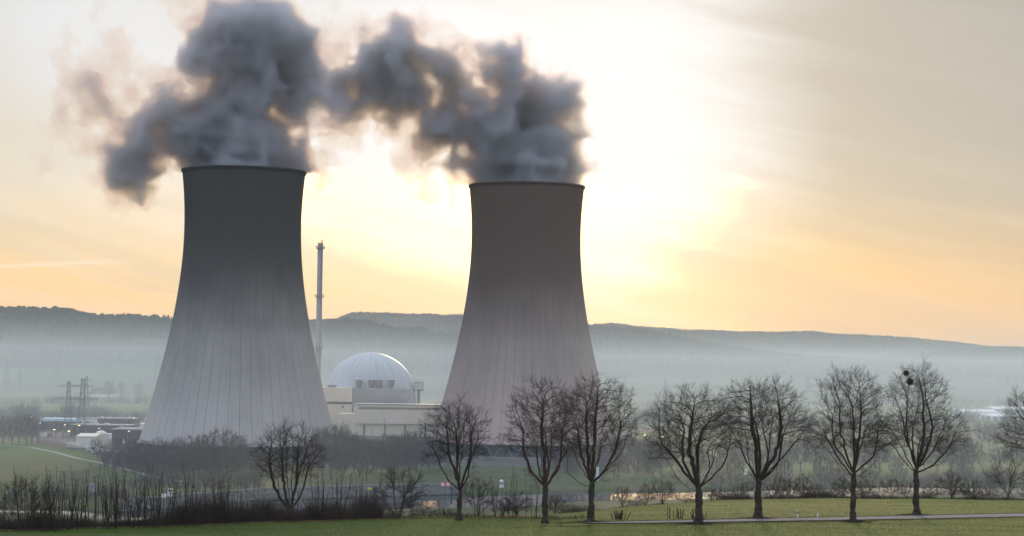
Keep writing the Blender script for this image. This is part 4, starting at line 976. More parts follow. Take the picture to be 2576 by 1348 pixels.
MB().box(-.8, .8, -.1, .1, zz - .5, zz + .5).build('panel', M['sign_yellow'], r_)
r_, zz = board(1262, 1212, .8, .8, 'sign_white', 'white river marker on a post left of the leafless avenue pair', 2.6, 'river_marker', 'marker')
MB().box(-.9, .9, -.1, .1, zz - 2.4, zz - 1.0).build('panel', M['sign_white'], r_); MB().lathe([(.2, zz - .7), (.9, zz - .2), (.9, zz + .5), (.2, zz + 1)], 10).build('topmark', M['sign_white'], r_)
r_, zz = board(1503, 1192, .8, .8, 'sign_white', 'pale narrow river marker behind the trunk of the tower-side avenue tree', 4.0, 'river_marker', 'marker')
MB().box(-.6, .6, -.1, .1, zz - 3.0, zz + 3.0).build('panel', M['pale_blue'], r_)
r_, zz = board(1876, 1185, .8, .8, 'sign_white', 'small white plate on the far bank between two avenue trunks', 2.0, 'river_marker', 'marker')
MB().box(-.8, .8, -.1, .1, zz - 1.5, zz + 1.3).build('panel', M['sign_white'], r_)
r_, zz = board(2279, 1175, .8, .8, 'sign_white', 'pale crossbar marker on twin posts left of the mistletoe tree trunk', 2.5, 'river_marker', 'marker')
MB().box(-2.2, 2.2, -.1, .1, zz - .2, zz + .3).build('panel', M['sign_white'], r_)

# ------------------------------------------------------------------ delineator posts by the road
def delineator(px, Y, label, h, tilt=0.0, black=True):
    X = P(px, 1300, Y)[0]; r_ = empty('delineator_post', (X, Y, tz(X, Y) - 0.02)); tag(r_, label, 'roadside post'); r_.rotation_euler = (0, tilt, 0)
    MB().prism([(-.06, 0), (.07, -.0), (.07, h - .06), (-.06, h)], -.07, .07, 'x').build('post_body', M['post_white'], r_, bevel=0.01)
    if black:
        b_ = MB(); b_.v = [(-.075, -.066, h * .52), (.075, -.066, h * .62), (.075, -.066, h * .84), (-.075, -.066, h * .74), (-.075, .078, h * .52), (.075, .078, h * .62), (.075, .078, h * .84), (-.075, .078, h * .74)]
        b_.f = [(0, 1, 2, 3), (4, 7, 6, 5), (0, 4, 5, 1), (3, 2, 6, 7), (1, 5, 6, 2), (0, 3, 7, 4)]; bo = b_.build('black_band', M['post_black'], r_)
        MB().box(-.03, .03, -.075, -.066, h * .64, h * .72).build('reflector', M['sign_white'], bo)
    else: MB().box(-.075, .075, -.072, .08, h * .86, h * .92).build('band', M['roof_grey'], r_)
delineator(2007, float(road_y(32.0)) + 3.1, 'white roadside post with a slanting black band, leaning slightly', 1.05, -0.07)
delineator(2057, float(road_y(34.2)) + 2.9, 'plain white roadside post without a black band', 0.72, 0.0, False)

# ------------------------------------------------------------------ bare trees
def tubes(chains, sides):
    """chains: list of (pts (n,3), radii (n,)) -> verts, quads; open tubes that taper"""
    V = []; Fq = []; off = 0; by = {}
    for p, r in chains: by.setdefault(len(p), []).append((p, r))
    ang = 2 * np.pi * np.arange(sides) / sides
    for n, L in by.items():
        p = np.array([a for a, _ in L]); r = np.array([b for _, b in L]); C = len(L)
        t = np.gradient(p, axis=1); t /= np.linalg.norm(t, axis=2)[..., None] + 1e-9
        ref = np.array([0.83, 0.41, 0.37]); u = np.cross(t, ref); u /= np.linalg.norm(u, axis=2)[..., None] + 1e-9; w_ = np.cross(t, u)
        v = p[:, :, None, :] + r[:, :, None, None] * (u[:, :, None, :] * np.cos(ang)[None, None, :, None] + w_[:, :, None, :] * np.sin(ang)[None, None, :, None])
        V.append(v.reshape(-1, 3))
        b0 = off + (np.arange(C) * n * sides)[:, None, None] + (np.arange(n - 1) * sides)[None, :, None]
        a = np.arange(sides)[None, None, :]; b_ = (np.arange(sides) + 1)[None, None, :] % sides
        Fq.append(np.stack([b0 + a, b0 + b_, b0 + sides + b_, b0 + sides + a], -1).reshape(-1, 4)); off += C * n * sides
    return np.concatenate(V), np.concatenate(Fq)
def merge(parts):
    V = []; Fq = []; o = 0
    for v, f in parts: V.append(v); Fq.append(f + o); o += len(v)
    return np.concatenate(V), np.concatenate(Fq)
def poly(p0, d0, d1, L, g, step, wob=0.12):
    """a limb that bends from direction d0 to d1"""
    n = max(2, int(L / step)); pts = [np.array(p0, float)]; j = np.zeros(3)
    for i in range(n):
        t = (i + 1) / n; j = 0.75 * j + g.normal(0, wob, 3); d = np.array(d0) * (1 - t) + np.array(d1) * t + j; d /= np.linalg.norm(d); pts.append(pts[-1] + d * step)
    return pts
def grow(seed, ell, limbs, natt, step=0.42, dk=0.75, di=5.0, up=0.10, shell=0.33):
    """space colonisation inside a set of ellipsoids; returns nodes, parents"""
    g = np.random.default_rng(seed); ell = [tuple(map(float, e)) for e in ell]
    vol = np.array([e[3] * e[4] * e[5] for e in ell]); pick = g.choice(len(ell), natt, p=vol / vol.sum())
    E = np.array(ell)[pick]; d = g.normal(size=(natt, 3)); d /= np.linalg.norm(d, axis=1)[:, None]
    A = E[:, :3] + d * E[:, 3:6] * (g.random(natt) ** shell)[:, None] * (1 + 0.10 * g.normal(size=natt))[:, None]
    A = A[A[:, 2] > 0.8]
    N = [limbs[0][0]]; Par = [-1]; N = [np.array(limbs[0][0], float)]
    ends = {}
    for k, pl in enumerate(limbs):
        if k == 0: last = 0; seq = pl[1:]
        else:
            q = np.array(pl[0]); last = int(np.argmin(np.linalg.norm(np.array(N) - q, axis=1))); seq = pl[1:]
        for p in seq: N.append(np.array(p, float)); Par.append(last); last = len(N) - 1
        if k == 0: trunk_n = len(N)
    N = np.array(N); Par = list(Par)
    dirs = np.zeros_like(N)
    D = np.linalg.norm(A[:, None, :] - N[None, :, :], axis=2); ni = D.argmin(1); nd = D.min(1); ni[ni < 0] = 0
    alive = nd > dk; seen = {}
    for it in range(140):
        act = np.where(alive & (nd < di))[0]
        if len(act) == 0: break
        u = (A[act] - N[ni[act]]) / nd[act][:, None]; acc = np.zeros((len(N), 3)); np.add.at(acc, ni[act], u)
        src = np.unique(ni[act]); v = acc[src]; v /= np.linalg.norm(v, axis=1)[:, None] + 1e-9
        par = np.array([Par[s] for s in src]); pd = N[src] - N[np.maximum(par, 0)]; pd /= np.linalg.norm(pd, axis=1)[:, None] + 1e-9
        v = v + 0.9 * pd + np.array([0, 0, up]) + g.normal(0, 0.13, v.shape); v /= np.linalg.norm(v, axis=1)[:, None]
        newp = N[src] + v * step; ok = []
        for s, p in zip(src, newp):
            c = seen.setdefault(int(s), []); good = len(c) < 3 and all(np.linalg.norm(p - q) > step * 0.55 for q in c)
            if good: c.append(p)
            ok.append(good)
        ok = np.array(ok)
        if not ok.all():
            bad = set(src[~ok].tolist()); kill = np.array([int(n) in bad for n in ni[act]]); alive[act[kill]] = False
        if not ok.any(): continue
        base = len(N); N = np.vstack([N, newp[ok]]); Par += src[ok].tolist()
        al = np.where(alive)[0]; Dn = np.linalg.norm(A[al][:, None, :] - newp[ok][None, :, :], axis=2); m_ = Dn.min(1); w_ = Dn.argmin(1)
        b = m_ < nd[al]; nd[al[b]] = m_[b]; ni[al[b]] = base + w_[b]; alive[al[m_ < dk]] = False
    return N, np.array(Par), trunk_n
def skeleton(N, Par, r_tip, expo, r_root=None):
    n = len(N); kids = [[] for _ in range(n)]
    for i in range(1, n): kids[Par[i]].append(i)
    rp = np.zeros(n); order = np.argsort(-np.arange(n))
    for i in order: rp[i] = sum(rp[k] for k in kids[i]) if kids[i] else 1.0     # parents always precede children
    r = r_tip * rp ** (1.0 / expo)
    if r_root: r = r_tip + (r - r_tip) * (r_root - r_tip) / (r[0] - r_tip)
    chains = []; stack = [(0, None)]
    while stack:
        i, pre = stack.pop(); c = [] if pre is None else [pre]
        while True:
            c.append(i)
            if not kids[i]: break
            ks = sorted(kids[i], key=lambda k: -rp[k])
            for k in ks[1:]: stack.append((k, i))
            i = ks[0]
        chains.append(c)
    return r, kids, chains
def twigs(N, Par, r, g, rmax, per, L0, L1, rt, droop=0.0, sub=2):
    cen = N.mean(0) * np.array([1, 1, 0.75])
    out = []; idx = np.where(r < rmax)[0]; idx = idx[idx > 0]
    for i in np.repeat(idx, per):
        if g.random() < 0.12: continue
        d = N[i] - N[Par[i]]; d /= np.linalg.norm(d) + 1e-9
        o_ = N[i] - cen; o_ /= np.linalg.norm(o_) + 1e-9
        d = d * 0.8 + o_ * 0.5 + g.normal(0, 0.50, 3) + np.array([0, 0, 0.04 - droop]); d /= np.linalg.norm(d); L = g.uniform(L0, L1)
        p = [N[i]]
        for k in range(3):
            d = d + g.normal(0, 0.16, 3) + np.array([0, 0, 0.04]); d /= np.linalg.norm(d); p.append(p[-1] + d * L / 3)
        out.append((np.array(p), np.array([rt, rt * .85, rt * .7, rt * .45])))
        for q in range(sub):
            k = 1 + (q % 2); e = d + g.normal(0, 0.42, 3); e /= np.linalg.norm(e); l2 = L * g.uniform(0.35, 0.6); a = p[k]
            out.append((np.array([a, a + e * l2 * .5 + g.normal(0, .02, 3), a + e * l2 + np.array([0, 0, 0.06 * L])]), np.array([rt * .7, rt * .6, rt * .4])))
    return out
def tree_meshes(seed, ell, limbs, natt, r_root, r_tip=0.014, expo=1.88, per=3, L=(0.45, 1.35), rt=0.0095, sub=4, up=0.1, droop=0.0, step=0.40, dk=0.60, flare=True, shell=0.38, tw_r=0.028):
    g = np.random.default_rng(seed + 1000); N, Par, tn = grow(seed, ell, limbs, natt, step, dk, up=up, shell=shell)
    r, kids, chains = skeleton(N, Par, r_tip, expo, r_root)
    tr, big, fine = [], [], []
    for k, c in enumerate(chains):
        p = N[c]; rr = r[c].copy()
        if k > 0: rr[0] = min(rr[0], rr[1] * 1.15)
        if k == 0:
            m = tn; q = p[:m + 1].copy(); qr = rr[:m + 1].copy()
            if flare:
                # root flare and burls
                ts = np.linspace(0, len(q) - 1, len(q) * 3); q = np.column_stack([np.interp(ts, np.arange(len(q)), q[:, i]) for i in range(3)]); qr = np.interp(ts, np.arange(len(qr)), qr)
                hgt = q[:, 2] - q[0, 2]; qr = qr * np.interp(hgt, [0, max(hgt)], [0.92, 0.74]) * (1 + 0.75 * np.exp(-hgt / 0.35) + 0.10 * np.sin(hgt * 3.1 + seed) + 0.07 * np.sin(hgt * 7.3 + 2 * seed))
            q[0, 2] -= 0.25; tr.append((q, qr)); p = p[m:]; rr = rr[m:]
            if len(p) < 2: continue
        (big if rr.max() > 0.05 else fine).append((p, rr))
    tw = twigs(N, Par, r, g, tw_r, per, L[0], L[1], rt, droop, sub)
    V, Fq = tubes(tr, 14); V = V + (np.stack([vnoise2(V[:, 2] * 2.2 + seed, np.arctan2(V[:, 1] - V[:, 1].mean(), V[:, 0] - V[:, 0].mean()) * 1.6 + 9, seed + i) for i in range(3)], 1) - 0.5) * np.array([1, 1, 0]) * r_root * 0.30 * (1 if flare else 0)
    tm = mesh_np('trunk', V, Fq)
    parts = []
    if big: parts.append(tubes(big, 7))
    if fine: parts.append(tubes(fine, 4))
    parts.append(tubes(tw, 3)); V, Fq = merge(parts)
    return tm, mesh_np('crown', V, Fq)
def plant(name, meshes, loc, label, cat, group=None, tw='twig', bark='bark'):
    r_ = empty(name, loc); tag(r_, label, cat, group)
    link('trunk', meshes[0], M[bark], r_, smooth=True); link('crown', meshes[1], M[tw], r_)
    return r_

# the avenue: outlines measured as (centre x, centre y, half width, half height) in frame units, then turned to metres at the tree's own distance
def avenue(seed, bx, Y, fork_py, crown, limb_spec, natt, label, r_root, base_py=None, tw='twig', wide=1.15, **kw):
    X = P(bx, 1300, Y)[0]; z0 = tz(X, Y); u = Y / F; by = None
    # frame y of the base, from its true position
    d = np.array([X, Y, z0]) - CAM; fy = d @ FWD; by = 674 - F * (d @ UP) / fy; bxx = 1288 + F * (d @ RIGHT) / fy
    loc_ = lambda px, py: np.array([(px - bxx) * u, 0, (by - py) * u])
    ell = []
    for cx, cy_, rx_, ry_ in crown:
        c_ = loc_(cx, cy_); ell.append((c_[0], 0, c_[2], (rx_ * wide - 10) * u, min(rx_ * u, 4.6), (ry_ - 13) * u))
    g = np.random.default_rng(seed); fork = loc_(fork_py[0], fork_py[1])
    n = max(4, int(fork[2] / 0.45)); tr = [np.array([0, 0, 0.0])]
    for i in range(n):
        t = (i + 1) / n; tr.append(np.array([fork[0] * t + g.normal(0, 0.035), g.normal(0, 0.035), fork[2] * t]))
    limbs = [tr]
    for spec in limb_spec:             # (target px, py, depth m, start fraction of the trunk)
        px, py, dep, fr = spec; tgt = loc_(px, py); tgt[1] = dep; st_ = tr[min(n, int(round(fr * n)))]
        v = tgt - st_; L = np.linalg.norm(v); v /= L; L *= g.uniform(0.40, 0.92); side = v.copy(); side[2] -= 0.35
        a = side + np.array([0, 0, 0.55 if v[2] > 0.3 else 0.1]); b_ = v * 1.0
        pts = [st_]; m_ = max(3, int(L / 0.42)); bow = g.normal(0, 0.05, 3) * L; j = np.zeros(3)
        out = np.array([v[0], v[1], 0]); out = out / (np.linalg.norm(out) + 1e-6)
        for i in range(1, m_ + 1):
            t = i / m_; j = 0.8 * j + g.normal(0, 0.075, 3)
            pts.append(st_ + v * L * t + (bow + out * L * 0.08) * math.sin(math.pi * t) + j * math.sin(math.pi * min(1, t * 1.2)))
        limbs.append(pts)
    ms_ = tree_meshes(seed, ell, limbs, int(natt * 1.35), r_root, **kw)
    return plant('linden_tree', ms_, (X, Y, z0 - 0.05), label, 'tree', 'leafless trees along the road', tw), (X, Y, z0, loc_)
A1 = avenue(101, 727, 223, (727, 1285), [(725, 1145, 92, 80), (700, 1180, 66, 50), (755, 1170, 60, 50)],
    [(700, 1120, 1, 1), (735, 1090, -1, 1), (770, 1110, .8, 1), (672, 1140, -.6, 1), (780, 1160, .5, 1), (690, 1195, .4, .9), (668, 1212, -.3, .9), (745, 1120, 1.2, 1), (715, 1105, -1.3, 1)], 1150,
    'lone broad many-stemmed bare tree in the thicket before the left tower base', 0.36, flare=False, wide=1.0)
A2 = avenue(102, 1154, 223.5, (1157, 1235), [(1142, 1085, 84, 80), (1125, 1140, 66, 42), (1185, 1120, 52, 60)],
    [(1115, 1060, .8, 1), (1140, 1035, -1, 1), (1165, 1030, .6, 1), (1185, 1050, -.7, 1), (1200, 1100, .8, .95), (1100, 1110, -.6, 1), (1090, 1140, .5, .95), (1150, 1080, 1.5, 1), (1205, 1135, -.4, .9)], 1250,
    'slim bare tree with a forked leaning trunk before the right tower left flank', 0.33, wide=1.0)
A3 = avenue(103, 1370, 221.8, (1372, 1225), [(1365, 1045, 84, 96), (1350, 1110, 88, 62), (1400, 1120, 62, 60)],
    [(1330, 1020, 1, 1), (1360, 975, -1, 1), (1395, 990, 1, 1), (1300, 1060, -.8, 1), (1285, 1110, .7, .95), (1300, 1150, -.4, .9), (1420, 1060, .9, 1), (1430, 1120, -.7, .95), (1370, 1050, 1.8, 1), (1345, 1070, -1.9, 1)], 1600,
    'tall bare linden with reddish twigs, left of the close pair before the right tower', 0.36, tw='twig_red')
A4 = avenue(104, 1486, 223.6, (1487, 1215), [(1500, 1040, 92, 100), (1535, 1085, 68, 72), (1455, 1095, 74, 70)],
    [(1470, 980, 1, 1), (1500, 955, -1, 1), (1540, 985, 1, 1), (1440, 1040, -.8, 1), (1415, 1100, .7, .95), (1420, 1150, -.4, .85), (1575, 1040, .9, 1), (1590, 1100, -.7, .95), (1555, 1150, .3, .85), (1495, 1050, 1.9, 1), (1520, 1080, -1.8, 1)], 1750,
    'bare linden right of the close pair, its crown crossing the right tower edge', 0.40, tw='twig_red')
A5 = avenue(105, 1757, 222.6, (1757, 1228), [(1740, 1070, 100, 100), (1700, 1110, 82, 62), (1800, 1100, 66, 66), (1680, 1150, 50, 34)],
    [(1700, 1000, 1, 1), (1735, 980, -1, 1), (1775, 985, 1, 1), (1810, 1020, -.8, 1), (1665, 1040, .8, 1), (1640, 1090, -.7, 1), (1630, 1130, .5, .9), (1665, 1170, -.4, .7), (1820, 1100, .7, 1), (1835, 1140, -.4, .95), (1750, 1060, 2, 1), (1725, 1080, -2, 1), (1785, 1060, 1.4, 1), (1700, 1060, -1.5, 1)], 2100,
    'rounded densely twigged bare linden with a low left limb, in front of the road', 0.47)
A6 = avenue(106, 1907, 231.9, (1907, 1212), [(1905, 1050, 104, 100), (1860, 1075, 62, 62), (1975, 1075, 72, 66), (1945, 1010, 62, 66), (1870, 1010, 60, 60)],
    [(1840, 985, 1, 1), (1880, 960, -1, 1), (1930, 955, 1, 1), (1965, 975, -.9, 1), (1830, 1060, .7, 1), (1815, 1130, -.5, .95), (2000, 1040, .8, 1), (2020, 1085, -.6, .95), (1990, 1130, .4, .9), (1905, 1060, 2, 1), (1935, 1070, -1.9, 1), (1960, 1050, 1.2, 1)], 1900,
    'widest bare linden with open wavy limbs, right next to the rounded one', 0.47)
A7 = avenue(107, 2145, 230.2, (2147, 1190), [(2138, 1005, 78, 84), (2140, 1085, 100, 66), (2185, 1110, 64, 52), (2095, 1110, 62, 50)],
    [(2105, 975, 1, 1), (2135, 940, -1, 1), (2170, 950, 1, 1), (2195, 1000, -.9, 1), (2085, 1020, .8, 1), (2060, 1075, -.7, .95), (2075, 1125, .5, .9), (2220, 1060, .8, 1), (2235, 1105, -.5, .9), (2090, 1165, -.3, .85), (2145, 1030, 1.9, 1), (2150, 1050, -1.8, 1), (2200, 1150, .5, .85)], 1900,
    'bare linden with a knotty leaning trunk on the near road edge', 0.36)
A8 = avenue(108, 2305, 240.5, (2305, 1180), [(2308, 990, 76, 80), (2320, 1080, 106, 70), (2370, 1110, 60, 50), (2250, 1090, 60, 60)],
    [(2280, 960, 1, 1), (2305, 925, -1, 1), (2340, 935, 1, 1), (2365, 985, -.9, 1), (2260, 1010, .8, 1), (2230, 1060, -.7, .95), (2240, 1115, .5, .9), (2395, 1050, .8, 1), (2415, 1095, -.5, .95), (2400, 1140, .4, .9), (2308, 1020, 1.9, 1), (2315, 1050, -1.8, 1), (2350, 1070, 1.5, 1)], 2000,
    'tall bare linden carrying dark mistletoe balls, flared trunk beyond the road', 0.42)
A9 = avenue(109, 2622, 249.0, (2620, 1200), [(2612, 1050, 84, 78), (2600, 1110, 88, 52)],
    [(2580, 1030, 1, 1), (2610, 990, -1, 1), (2650, 1010, 1, 1), (2550, 1080, .6, .95), (2560, 1130, -.4, .9), (2680, 1080, .5, 1), (2615, 1060, 1.8, 1)], 1200,
    'bare tree cut by the right frame edge, only its left branches in view', 0.40)
# mistletoe in the last full tree
def mistle(seed, px, py, rad, dep, label):
    X, Y, z0, loc_ = A8[1]; c_ = loc_(px, py); g = np.random.default_rng(seed); ch = []
    for i in range(300):
        d = g.normal(size=3); d /= np.linalg.norm(d); L = rad * g.uniform(0.7, 1.05); p = [np.zeros(3)]
        for k in range(3): d = d + g.normal(0, .2, 3); d /= np.linalg.norm(d); p.append(p[-1] + d * L / 3)
        ch.append((np.array(p), np.array([.014, .016, .020, .012])))
    V, Fq = tubes(ch, 3)
    tag(link('mistletoe', mesh_np('mistletoe', V, Fq), M['mistletoe'], None, (X + c_[0], Y + dep, z0 + c_[2])), label, 'mistletoe')
mistle(1, 2279, 941, 0.42, 0.3, 'upper smaller mistletoe ball high in the tall linden')
mistle(2, 2288, 962, 0.55, 0.1, 'lower larger mistletoe ball high in the tall linden')

# earth and dry grass mounds round the avenue trunks
for k, a in enumerate((A4, A5, A6, A7, A8)):
    X, Y, z0, _ = a[1]; g = np.random.default_rng(k); ch = []
    for i in range(700):
        t = g.uniform(0, 6.28); q = abs(g.normal(0, 0.9)) + 0.2; bx_ = np.array([math.cos(t) * q * 1.35, math.sin(t) * q, 0.0]); h_ = 0.12 + 0.30 * g.random() * math.exp(-q / 1.4)
        e = bx_ + np.array([g.normal(0, .08), g.normal(0, .08), h_]); ch.append((np.array([bx_, (bx_ + e) / 2 + g.normal(0, .02, 3), e]), np.array([.022, .018, .006])))
    V, Fq = tubes(ch, 3); tag(link('grass', mesh_np('grass', V, Fq), M['brush'], None, (X, Y, z0 - .03)), kind='stuff')

# ------------------------------------------------------------------ coppice stools by the road
def coppice(seed, px, Y, n, h0, h1, spread, label):
    X = P(px, 1305, Y)[0]; g = np.random.default_rng(seed); ch = []
    for i in range(n):
        b = np.array([g.normal(0, spread), g.normal(0, spread * .6), -.05]); h_ = g.uniform(h0, h1); l = np.array([b[0] * 0.35 + g.normal(0, .1), g.normal(0, .1), 1.0]); l /= np.linalg.norm(l)
        p = [b + l * h_ * t + np.array([g.normal(0, .015), 0, 0]) for t in (0, .3, .6, 1.0)]; ch.append((np.array(p), np.array([.045, .04, .034, .025])))
        for q in range(2):
            e = l + g.normal(0, .45, 3); e /= np.linalg.norm(e); a = p[1 + q]; ch.append((np.array([a, a + e * .25, a + e * .5 + np.array([0, 0, .08])]), np.array([.012, .01, .006])))
    V, Fq = tubes(ch, 5); tag(link('coppice_stool', mesh_np('coppice_stool', V, Fq), M['bark'], None, (X, Y, tz(X, Y))), label, 'cut shrub', 'cut shrubs along the road')
coppice(1, 1556, 229, 22, 0.7, 1.15, .42, 'fan of cut upright shoots in the field right of the close linden pair')
coppice(2, 1706, 231, 8, 0.8, 1.35, .5, 'few thin upright shoots left of the rounded linden')
coppice(3, 1686, 231.5, 4, 0.8, 1.4, .3, 'sparse thin shoots farther left of the rounded linden')
coppice(4, 1748, 230, 7, 0.7, 1.3, .45, 'thin shoots half hidden behind the rounded linden trunk')

# ------------------------------------------------------------------ thicket at the edge of the field, left
def hedge_y(X): return np.interp(X, [-60, -52, -8, 4, 12], [199, 201.5, 226, 230, 231])
g = np.random.default_rng(77); ch = []
n = 11000
hx = g.uniform(-58, -14.0, n); hx = np.concatenate([hx, g.uniform(-14, -1, 900), g.uniform(-1, 10, 500)]); hy = hedge_y(hx) + g.uniform(0, 4.2, len(hx)); hz_ = terrain(hx, hy)
hh = (0.8 + 1.5 * g.random(len(hx)) ** 1.3) * (0.42 + 0.75 * vnoise2(hx / 2.2, hx * 0, 4) + 0.45 * vnoise2(hx / 0.7, hx * 0, 14)) * np.where(hx > -14, 0.22, np.interp(hx, [-48, -45, -37, -33], [0.6, 0.38, 0.38, 1.15]))
for i in range(len(hx)):
    d = np.array([g.normal(0, .16), g.normal(0, .16), 1.0]); p0 = np.array([hx[i], hy[i], hz_[i] - .05]); p1 = p0 + d * hh[i] * .5; p2 = p1 + (d + g.normal(0, .16, 3)) * hh[i] * .5
    ch.append((np.array([p0, p1, p2]), np.array([.013, .010, .005])))
    for q in range(2):
        e = d * .8 + g.normal(0, .45, 3); a = p0 + (p1 - p0) * g.uniform(.4, 1); l = hh[i] * g.uniform(.25, .5); ch.append((np.array([a, a + e * l * .5, a + e * l]), np.array([.008, .006, .004])))
for i in range(5200):                                  # bramble arches that cross between the stems
    X = g.uniform(-58, -12); Y = float(hedge_y(X)) + g.uniform(-.3, 4.2); z0 = tz(X, Y); L = g.uniform(.7, 2.0) * (0.55 if -45 < X < -37 else 1.0); a = g.uniform(0, 6.28); q = g.uniform(.25, .9)
    p = [np.array([X, Y, z0 - .05])]; d = np.array([math.cos(a) * q, math.sin(a) * q, 1.0])
    for k in range(5): p.append(p[-1] + d / np.linalg.norm(d) * L / 5); d = d + np.array([g.normal(0, .22), g.normal(0, .22), -0.24 * g.uniform(.3, 1.6)])
    ch.append((np.array(p), np.array([.012, .011, .010, .008, .006, .004])))
V, Fq = tubes(ch, 3)
tag(link('undergrowth', mesh_np('undergrowth', V, Fq), M['brush']), 'dark dense thicket of thin stems along the field edge', 'undergrowth', kind='stuff')

# saplings standing in it: multi-stemmed young trees
def sapling_mesh(seed, h, stems, spread, side=1.0):
    g = np.random.default_rng(seed); big = []; fine = []
    for s in range(stems):
        b = np.array([g.normal(0, spread * .25), g.normal(0, spread * .25), -.1]); hh_ = h * g.uniform(.72, 1.0); l = np.array([g.normal(0, spread * .10), g.normal(0, spread * .10), 1.0]); l /= np.linalg.norm(l)
        n = int(hh_ / .35); p = [b]; j = np.zeros(3)
        for i in range(n): j = .8 * j + g.normal(0, .03, 3); d = l + j; d[2] = max(d[2], .5); p.append(p[-1] + d / np.linalg.norm(d) * .35)
        p = np.array(p); rr = np.linspace(.042 * (h / 6), .007, len(p)); big.append((p, rr))
        for i in range(int(len(p) * .22), len(p)):
            for q in range(g.integers(0, 3)):
                t = i / len(p); L = side * (0.35 + .95 * (1 - t)) * g.uniform(.5, 1.1) * h / 6; e = np.array([g.normal(), g.normal(), 1.0 + .6 * g.random()]); e /= np.linalg.norm(e); a = p[i]
                m1 = a + e * L * .5; e2 = e + np.array([0, 0, .35]); e2 /= np.linalg.norm(e2); m2 = m1 + e2 * L * .5; fine.append((np.array([a, m1, m2]), np.array([.011, .008, .005]) * (h / 6) ** .5))
                for z_ in range(2):
                    f_ = e2 + g.normal(0, .5, 3); f_ /= np.linalg.norm(f_); l2 = L * g.uniform(.25, .5); s0 = a + (m1 - a) * g.uniform(.4, 1); fine.append((np.array([s0, s0 + f_ * l2 * .5, s0 + f_ * l2]), np.array([.006, .005, .003])))
    V, Fq = merge([tubes(big, 6), tubes(fine, 3)]); return mesh_np('sapling', V, Fq)
SAP = [sapling_mesh(300 + i, 5.0 + .45 * (i % 5), 1 + (i * 7) % 4, .7 + .25 * (i % 4), 0.8 + .12 * (i % 3)) for i in range(10)]
g = np.random.default_rng(5)
SL = [(38, 1192), (75, 1215), (118, 1222), (150, 1180), (162, 1168), (178, 1172), (196, 1165), (210, 1182), (222, 1160), (236, 1176), (252, 1178), (268, 1196), (285, 1190), (300, 1168), (318, 1172), (334, 1166), (345, 1160), (352, 1188), (372, 1176), (392, 1190), (405, 1172), (420, 1190), (438, 1186), (455, 1172), (470, 1182), (489, 1190), (503, 1176), (520, 1196), (533, 1186), (552, 1188), (569, 1196), (590, 1186), (608, 1205), (628, 1200), (648, 1190), (664, 1210), (805, 1200), (818, 1176), (846, 1168), (862, 1172), (884, 1186), (905, 1178), (1034, 1215), (1195, 1205), (1212, 1190), (1252, 1190), (1272, 1168), (1296, 1172), (1322, 1190), (1345, 1208)]
_g = np.random.default_rng(12)
SL += [(int(a), int(b)) for a, b in zip(_g.uniform(4, 600, 64), _g.uniform(1164, 1222, 64))] + [(int(a), int(b)) for a, b in zip(_g.uniform(785, 925, 12), _g.uniform(1172, 1222, 12))]
zones = [(0, 270, 'thin bare sapling in the left end of the dark thicket'), (270, 560, 'thin bare sapling in the dark thicket below the left tower base'), (560, 700, 'thin bare sapling in the thicket left of the lone broad tree'), (700, 960, 'thin bare sapling in the thicket right of the lone broad tree'), (960, 1100, 'bare shrub-like sapling before the bright river reflection at centre'), (1100, 1400, 'bare sapling between the forked slim tree and the close linden pair')]
for i, (px, py) in enumerate(SL):
    Y = float(hedge_y(P(px, 1300, 225)[0])) + g.uniform(0.6, 3.8); X = P(px, 1300, Y)[0]; z0 = tz(X, Y); h = P(px, py, Y)[2] - z0
    me = SAP[i % 10]; hm = 5.0 + .45 * ((i % 10) % 5)
    o = link('sapling', me, M['twig'], None, (X, Y, z0 - .05), float(g.uniform(0, 6.28))); k = float(h / hm / .93); o.scale = (max(k, .85), max(k, .85), k)
    lab = next(l for a, b, l in zones if a <= px < b); tag(o, lab, 'sapling', lab.replace('thin bare sapling', 'saplings').replace('bare shrub-like sapling', 'saplings').replace('bare sapling', 'saplings'))

# ------------------------------------------------------------------ middle distance: bare trees and shrubs
def round_tree(seed, H, W, fork, natt, rt, per=2):
    g = np.random.default_rng(seed); tr = [np.array([0, 0, z]) + np.append(g.normal(0, .05, 2), 0) for z in np.linspace(0, fork, 5)]; limbs = [tr]
    for i in range(7):
        a = 2 * math.pi * i / 7 + g.uniform(-.3, .3); th = g.uniform(.25, .95); L = H * .42; v = np.array([math.cos(a) * math.sin(th), math.sin(a) * math.sin(th), math.cos(th)])
        limbs.append(poly(tr[-1], v, v + np.array([0, 0, .5]), L, g, .6, .06))
    return tree_meshes(seed, [(0, 0, fork + (H - fork) * .52, W / 2, W / 2, (H - fork) * .5)], limbs, int(natt * 1.3), H * .020, r_tip=.02, per=4, L=(.8, 2.0), rt=rt * .72, sub=3, step=.6, dk=1.05, flare=False, tw_r=.055)
MID = [round_tree(401, 14, 13, 2.6, 420, .030), round_tree(402, 14, 10, 2.8, 380, .030), round_tree(403, 14, 12, 2.0, 420, .030), round_tree(404, 14, 8, 3.2, 320, .030), round_tree(405, 14, 14, 1.6, 460, .032)]
def shrub_mesh(seed, H, W, stems, natt, rt=.0095):
    g = np.random.default_rng(seed); limbs = [[np.array([0, 0, 0.]), np.array([0, 0, .15])]]
    for i in range(stems):
        a = g.uniform(0, 6.28); th = g.uniform(.1, 1.0); v = np.array([math.cos(a) * math.sin(th), math.sin(a) * math.sin(th), math.cos(th)]); limbs.append(poly(limbs[0][1], v, v + np.array([0, 0, .4]), H * .5, g, .3, .1))
    return tree_meshes(seed, [(0, 0, H * .5, W / 2, W / 2, H * .5)], limbs, natt, .11, r_tip=.010, per=4, L=(.3, .85), rt=rt, sub=3, step=.3, dk=.5, flare=False, tw_r=.03)
